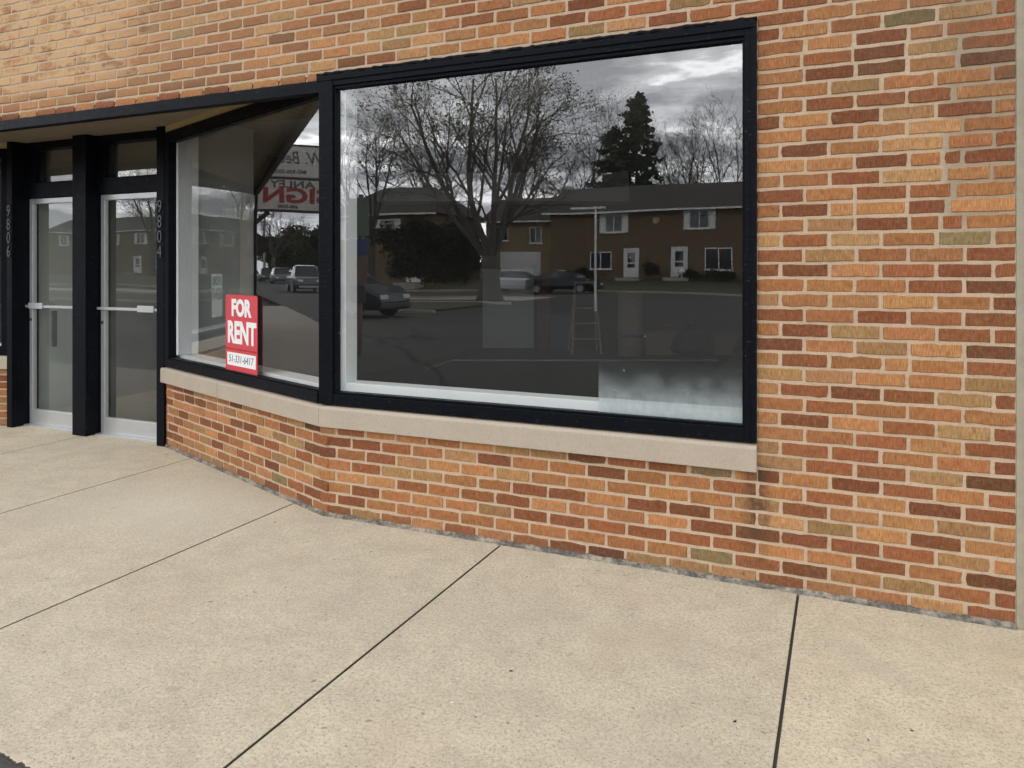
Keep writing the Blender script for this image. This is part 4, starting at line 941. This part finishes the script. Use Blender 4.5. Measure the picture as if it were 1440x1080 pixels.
# ------------------------------------------------------------------ cars
def car(name, pos2, rz, paint, label, kind='sedan', group=None):
    t = empty(name, (pos2.x, pos2.y, -0.03), rz); tag(t, label, 'car', group)
    if kind == 'sedan':  prof = [(-2.25, 0.62, 0.55), (-2.2, 0.92, 0.80), (-1.5, 1.00, 0.88), (0.8, 0.98, 0.90), (1.7, 0.86, 0.86), (2.2, 0.70, 0.72), (2.28, 0.50, 0.60)]; roof = [(-1.75, 1.00, 0.70), (-1.0, 1.38, 0.58), (-0.2, 1.46, 0.58), (0.35, 1.42, 0.58), (1.25, 0.98, 0.72)]
    elif kind == 'suv':  prof = [(-2.3, 0.60, 0.75), (-2.28, 1.05, 0.90), (-1.5, 1.10, 0.93), (0.9, 1.08, 0.93), (1.9, 1.02, 0.88), (2.3, 0.82, 0.76), (2.35, 0.55, 0.66)]; roof = [(-2.22, 1.08, 0.80), (-1.95, 1.66, 0.68), (-0.5, 1.76, 0.68), (0.4, 1.70, 0.66), (1.25, 1.08, 0.78)]
    else: prof = [(-2.7, 0.60, 0.85), (-2.68, 1.08, 0.95), (-0.6, 1.10, 0.97), (0.9, 1.10, 0.97), (2.2, 1.08, 0.92), (2.62, 0.95, 0.84), (2.68, 0.60, 0.76)]; roof = [(-0.65, 1.10, 0.84), (-0.5, 1.74, 0.72), (0.1, 1.82, 0.70), (0.7, 1.76, 0.70), (1.4, 1.10, 0.82)]
    zb = 0.28; rings = []
    for x, zt, w in prof:
        rings.append([(x, -w*0.94, zb), (x, -w, zb+0.22), (x, -w, zt-0.14), (x, -w*0.90, zt), (x, w*0.90, zt), (x, w, zt-0.14), (x, w, zb+0.22), (x, w*0.94, zb)][::-1])
    mb = MB(); mb.loft(rings)
    top = max(z for _, z, _ in roof)
    mb.loft([[(x, -w*0.9, z-0.02), (x, -w*0.9, z+0.025), (x, w*0.9, z+0.025), (x, w*0.9, z-0.02)][::-1] for x, z, w in roof[1:4]])
    mb.build('body', M[paint], t, bevel=0.05)
    gl = MB(); belt = roof[0][1]-0.06
    gl.loft([[(x, -roof[0][2]*1.05, belt), (x, -w, max(z, belt+0.01)-0.01), (x, w, max(z, belt+0.01)-0.01), (x, roof[0][2]*1.05, belt)][::-1] for x, z, w in roof]); gl.build('windows', M['carglass'], t, bevel=0.02)
    wx = (-1.38, 1.42) if kind != 'pickup' else (-1.65, 1.70); wr = 0.33 if kind == 'sedan' else 0.38
    hw = max(w for _, _, w in prof)
    for x in wx:
        for s_ in (-1, 1):
            w_ = MB(); w_.lathe([(0.0, -0.10), (wr-0.06, -0.10), (wr, -0.07), (wr, 0.07), (wr-0.06, 0.10), (0.0, 0.10)], 20, (x, s_*(hw-0.08), wr), 'y'); wo = w_.build('wheel', M['tyre'], t)
            r_ = MB(); r_.lathe([(0.0, -0.012), (wr*0.62, -0.012), (wr*0.66, 0.012), (0.0, 0.012)], 16, (x, s_*(hw+0.018), wr), 'y'); r_.build('rim', M['steel'], wo)
    fx, fz, fw = prof[-2][0], prof[-2][1], prof[-2][2]; bx, bz, bw = prof[1][0], prof[1][1], prof[1][2]
    for s_ in (-1, 1):
        l = MB(); l.box(fx-0.06, fx+0.07, s_*fw*0.72-0.16, s_*fw*0.72+0.16, fz-0.20, fz-0.06); l.build('headlight', M['lamp'], t, bevel=0.02)
        l = MB(); l.box(bx-0.06, bx+0.05, s_*bw*0.78-0.13, s_*bw*0.78+0.13, bz-0.28, bz-0.08); l.build('tail_light', M['taillamp'], t, bevel=0.02)
    l = MB(); l.box(prof[0][0]-0.08, prof[0][0]+0.06, -0.8, 0.8, 0.36, 0.52); l.box(prof[-1][0]-0.06, prof[-1][0]+0.08, -0.7, 0.7, 0.34, 0.50); l.build('bumper', M['steel' if kind == 'pickup' else 'darksteel'], t, bevel=0.03)
    return t
car('parked_car', opp(792, 45.5), R(4), 'carblack', 'dark sedan parked in front of the tan row house', 'sedan')
car('parked_car', opp(728, 49.0), R(0), 'carwhite', 'white sedan parked before the yellow brick house', 'sedan')
car('parked_car', opp(474, 24.5), R(4), 'carblack', 'black utility vehicle parked beside the sign post', 'suv')
for px, fw, kind, pt, lb in ((428, 50, 'pickup', 'carblack', 'dark pickup truck on the road down the street, nearest of the line of traffic'),
                             (394, 80, 'suv', 'cargrey', 'grey utility vehicle just behind the dark pickup'),
                             (376, 98, 'suv', 'carblack', 'black utility vehicle third in the line of traffic'),
                             (358, 118, 'sedan', 'carwhite', 'white sedan last in the line of traffic')):
    p = down(px, fw); car('road_vehicle', p, R(0), pt, lb, kind, 'line of traffic down the street')
# utility pole with two wires along the street
up = down(372, 100)
U = empty('utility_pole', (up.x, up.y, -0.03)); tag(U, 'pale wooden utility pole down the street with overhead wires', 'utility pole')
mb = MB(); mb.tube([(0, 0, 0), (0.05, 0, 9.5)], [0.16, 0.11], 10); mb.box(-0.06, 0.06, -1.1, 1.1, 8.7, 8.84); mb.build('pole', M['sidewalk2'], U)
for yy in (-1.0, 1.0):
    mb = MB(); pts = [(x, yy, 8.9-1.4*math.sin(math.pi*((x % 45)/45.0))*0.5) for x in range(0, 136, 5)]; mb.tube(pts, 0.02, 4); mb.build('wire', M['darksteel'], U)

# ------------------------------------------------------------------ things left inside the empty shop
def lean(name, mb, mat, loc, rz, label, cat, group=None, bevel=0.004):
    t = mb.build(name, mat, None, bevel=bevel); t.location = loc; t.rotation_euler = (0, 0, rz); tag(t, label, cat, group); return t
mb = MB(); mb.box(-0.64, 0.64, -0.03, 0.03, 0.0, 1.50); lean('partition_board', mb, M['board'], (-5.95, 9.15, 0.008), YAW, 'pale blank board standing on the shop floor behind the big window', 'board')
L_ = empty('stepladder', (-4.25, 9.1, 0.008), YAW); tag(L_, 'wooden stepladder standing open on the shop floor', 'ladder')
for s_ in (-1, 1):
    mb = MB(); mb.tube([(s_*0.26, -0.35, 0), (s_*0.17, 0, 1.25)], 0.022, 6); mb.build('rail', M['pine'], L_)
    mb = MB(); mb.tube([(s_*0.26, 0.38, 0), (s_*0.17, 0.04, 1.22)], 0.02, 6); mb.build('rear_leg', M['pine'], L_)
for i in range(4):
    z = 0.25+0.27*i; w = 0.25-0.09*z/1.25; mb = MB(); mb.box(-w, w, -0.40+0.28*z-0.0, -0.28+0.28*z, z, z+0.025); mb.build('step', M['pine'], L_)
mb = MB(); mb.box(-0.19, 0.19, -0.08, 0.12, 1.24, 1.275); mb.build('top_step', M['pine'], L_)
K = empty('carpet_roll', (-3.38, 9.0, 0.008)); tag(K, 'rolled tan carpet standing on end beside the stepladder', 'carpet')
mb = MB(); mb.lathe([(0.04, 0.0), (0.22, 0.0), (0.225, 0.5), (0.215, 1.08), (0.16, 1.10), (0.04, 1.09)], 18); mb.build('roll', M['carpet'], K, smooth=True)
mb = MB(); mb.lathe([(0.228, 0.32), (0.232, 0.34), (0.232, 0.36), (0.228, 0.38)], 18); mb.build('strap', M['ink'], K)
T = empty('storage_bin', (-4.95, 9.6, 0.008), YAW); tag(T, 'blue plastic storage bin on the shop floor by the wooden post', 'bin')
mb = MB(); mb.loft([[(-w, -d, z), (w, -d, z), (w, d, z), (-w, d, z)] for w, d, z in ((0.30, 0.22, 0), (0.36, 0.27, 0.62))]); mb.build('bin_body', M['bluebox'], T, bevel=0.02)
mb = MB(); mb.box(-0.38, 0.38, -0.29, 0.29, 0.621, 0.66); mb.build('lid', M['bluebox'], T, bevel=0.01)
def carton(x, y, w, d, h, rz, label):
    t = empty('carton', (x, y, 0.008), rz); tag(t, label, 'box', 'cartons heaped on the shop floor')
    mb = MB(); mb.box(-w/2, w/2, -d/2, d/2, 0, h); mb.build('box_body', M['cardboard'], t, bevel=0.006)
    mb = MB(); mb.obox((0, 0, 0), (1, 0, 0), (0, 1, 0), -w/2, -0.01, -d/2-0.10, -d/2-0.003, h-0.012, h-0.004); mb.obox((0, 0, 0), (1, 0, 0), (0, 1, 0), -w/2+0.01, w/2-0.01, d/2+0.003, d/2+0.12, h-0.012, h-0.004); mb.build('flap', M['cardboard'], t)
carton(-2.95, 9.5, 0.7, 0.5, 0.42, 0.5, 'open carton beside the carpet roll')
carton(-1.85, 9.9, 0.5, 0.45, 0.36, 0.2, 'smaller open carton at the right end of the heap')
def bag(x, y, r, h, seed, label):
    rg = random.Random(seed); mb = MB(); rings = []
    for i, (q_, z) in enumerate(((0.75, 0), (1.0, 0.2), (0.95, 0.5), (0.6, 0.8), (0.16, 0.92), (0.2, 1.0))):
        rings.append([(r*q_*(1+0.16*rg.uniform(-1, 1))*math.cos(2*math.pi*k/14), r*q_*(1+0.16*rg.uniform(-1, 1))*math.sin(2*math.pi*k/14), h*z) for k in range(14)])
    mb.loft(rings); o = mb.build('refuse_bag', M['darkbag'], None, smooth=True); o.location = (x, y, 0.008); tag(o, label, 'bag', 'bags heaped on the shop floor')
bag(-2.4, 9.3, 0.34, 0.55, 1, 'large tied black bag between the two cartons'); bag(-1.45, 9.7, 0.28, 0.42, 2, 'small tied black bag at the far right of the heap')

# ------------------------------------------------------------------ sky and sun
SE, SRot = R(48), R(205)
w = bpy.data.worlds.new('World'); SC.world = w; w.use_nodes = True
nt = w.node_tree; nt.nodes.clear(); g = G(nt)
sky = g.n('ShaderNodeTexSky', sky_type='NISHITA'); sky.sun_disc = False; sky.sun_elevation = SE; sky.sun_rotation = SRot
d = g.n('ShaderNodeTexCoord').outputs['Generated']
sp = g.n('ShaderNodeSeparateXYZ', i_0=d)
zc = g.math('MAXIMUM', sp.outputs[2], 0.06)
pl = g.n('ShaderNodeCombineXYZ', i_0=g.math('DIVIDE', sp.outputs[0], g.math('ADD', zc, 0.10)), i_1=g.math('DIVIDE', sp.outputs[1], g.math('ADD', zc, 0.10)), i_2=0.0).outputs[0]
n1 = g.noise(g.map(pl, (1, 1, 1), (3.1, 1.7, 0)), 1.25, 6, 0.58, 0.35)
n2 = g.noise(g.map(pl, (1, 1, 1), (9.1, 4.7, 0)), 2.3, 5, 0.6, 0.2)
dn = g.math('ADD', g.math('MULTIPLY', n1, 0.72), g.math('MULTIPLY', n2, 0.28))
bright = g.ramp(dn, [(0.36, (14.0, 14.8, 16.0)), (0.425, (31.0, 31.3, 31.8)), (0.465, (17.0, 17.4, 18.0)), (0.55, (8.6, 9.0, 9.7))])
bright = g.mix(1.0, bright, g.ramp(sp.outputs[2], [(0.0, 1.7), (0.22, 1.75), (0.55, 1.05), (1.0, 0.8)]), 'MULTIPLY')
cover = g.ramp(dn, [(0.30, 0.75), (0.42, 1.0)])
col = g.mix(cover, g.mix(1.0, sky.outputs[0], (1.6, 1.6, 1.6), 'MULTIPLY'), bright)
bg = g.n('ShaderNodeBackground', i_Strength=0.1); g.set(bg.inputs[0], col)
wo = g.n('ShaderNodeOutputWorld'); nt.links.new(bg.outputs[0], wo.inputs[0])
sun = bpy.data.lights.new('sun', 'SUN'); sun.energy = 0.9; sun.angle = R(14); sun.color = (1.0, 0.95, 0.87)
so = bpy.data.objects.new('sun', sun); C.objects.link(so)
sd = Vector((math.sin(SRot)*math.cos(SE), math.cos(SRot)*math.cos(SE), math.sin(SE)))
so.rotation_euler = sd.to_track_quat('Z', 'Y').to_euler(); so.location = (0, -10, 20)

# ------------------------------------------------------------------ camera, view
cam = bpy.data.cameras.new('camera'); co = bpy.data.objects.new('camera', cam); C.objects.link(co)
co.location = (0, -CAMD, CAMH); co.rotation_euler = (R(90), 0, YAW)
cam.sensor_width = 36; cam.lens = 36*FP/1440; cam.shift_y = -(540-HOR)/1440; cam.clip_start = 0.05; cam.clip_end = 3000
SC.camera = co
SC.view_settings.view_transform = 'Standard'; SC.view_settings.look = 'None'; SC.view_settings.gamma = 1
SC.view_settings.exposure = -0.1
SC.render.engine = 'CYCLES'
SC.cycles.use_denoising = True
SC.cycles.max_bounces = 10; SC.cycles.transparent_max_bounces = 16
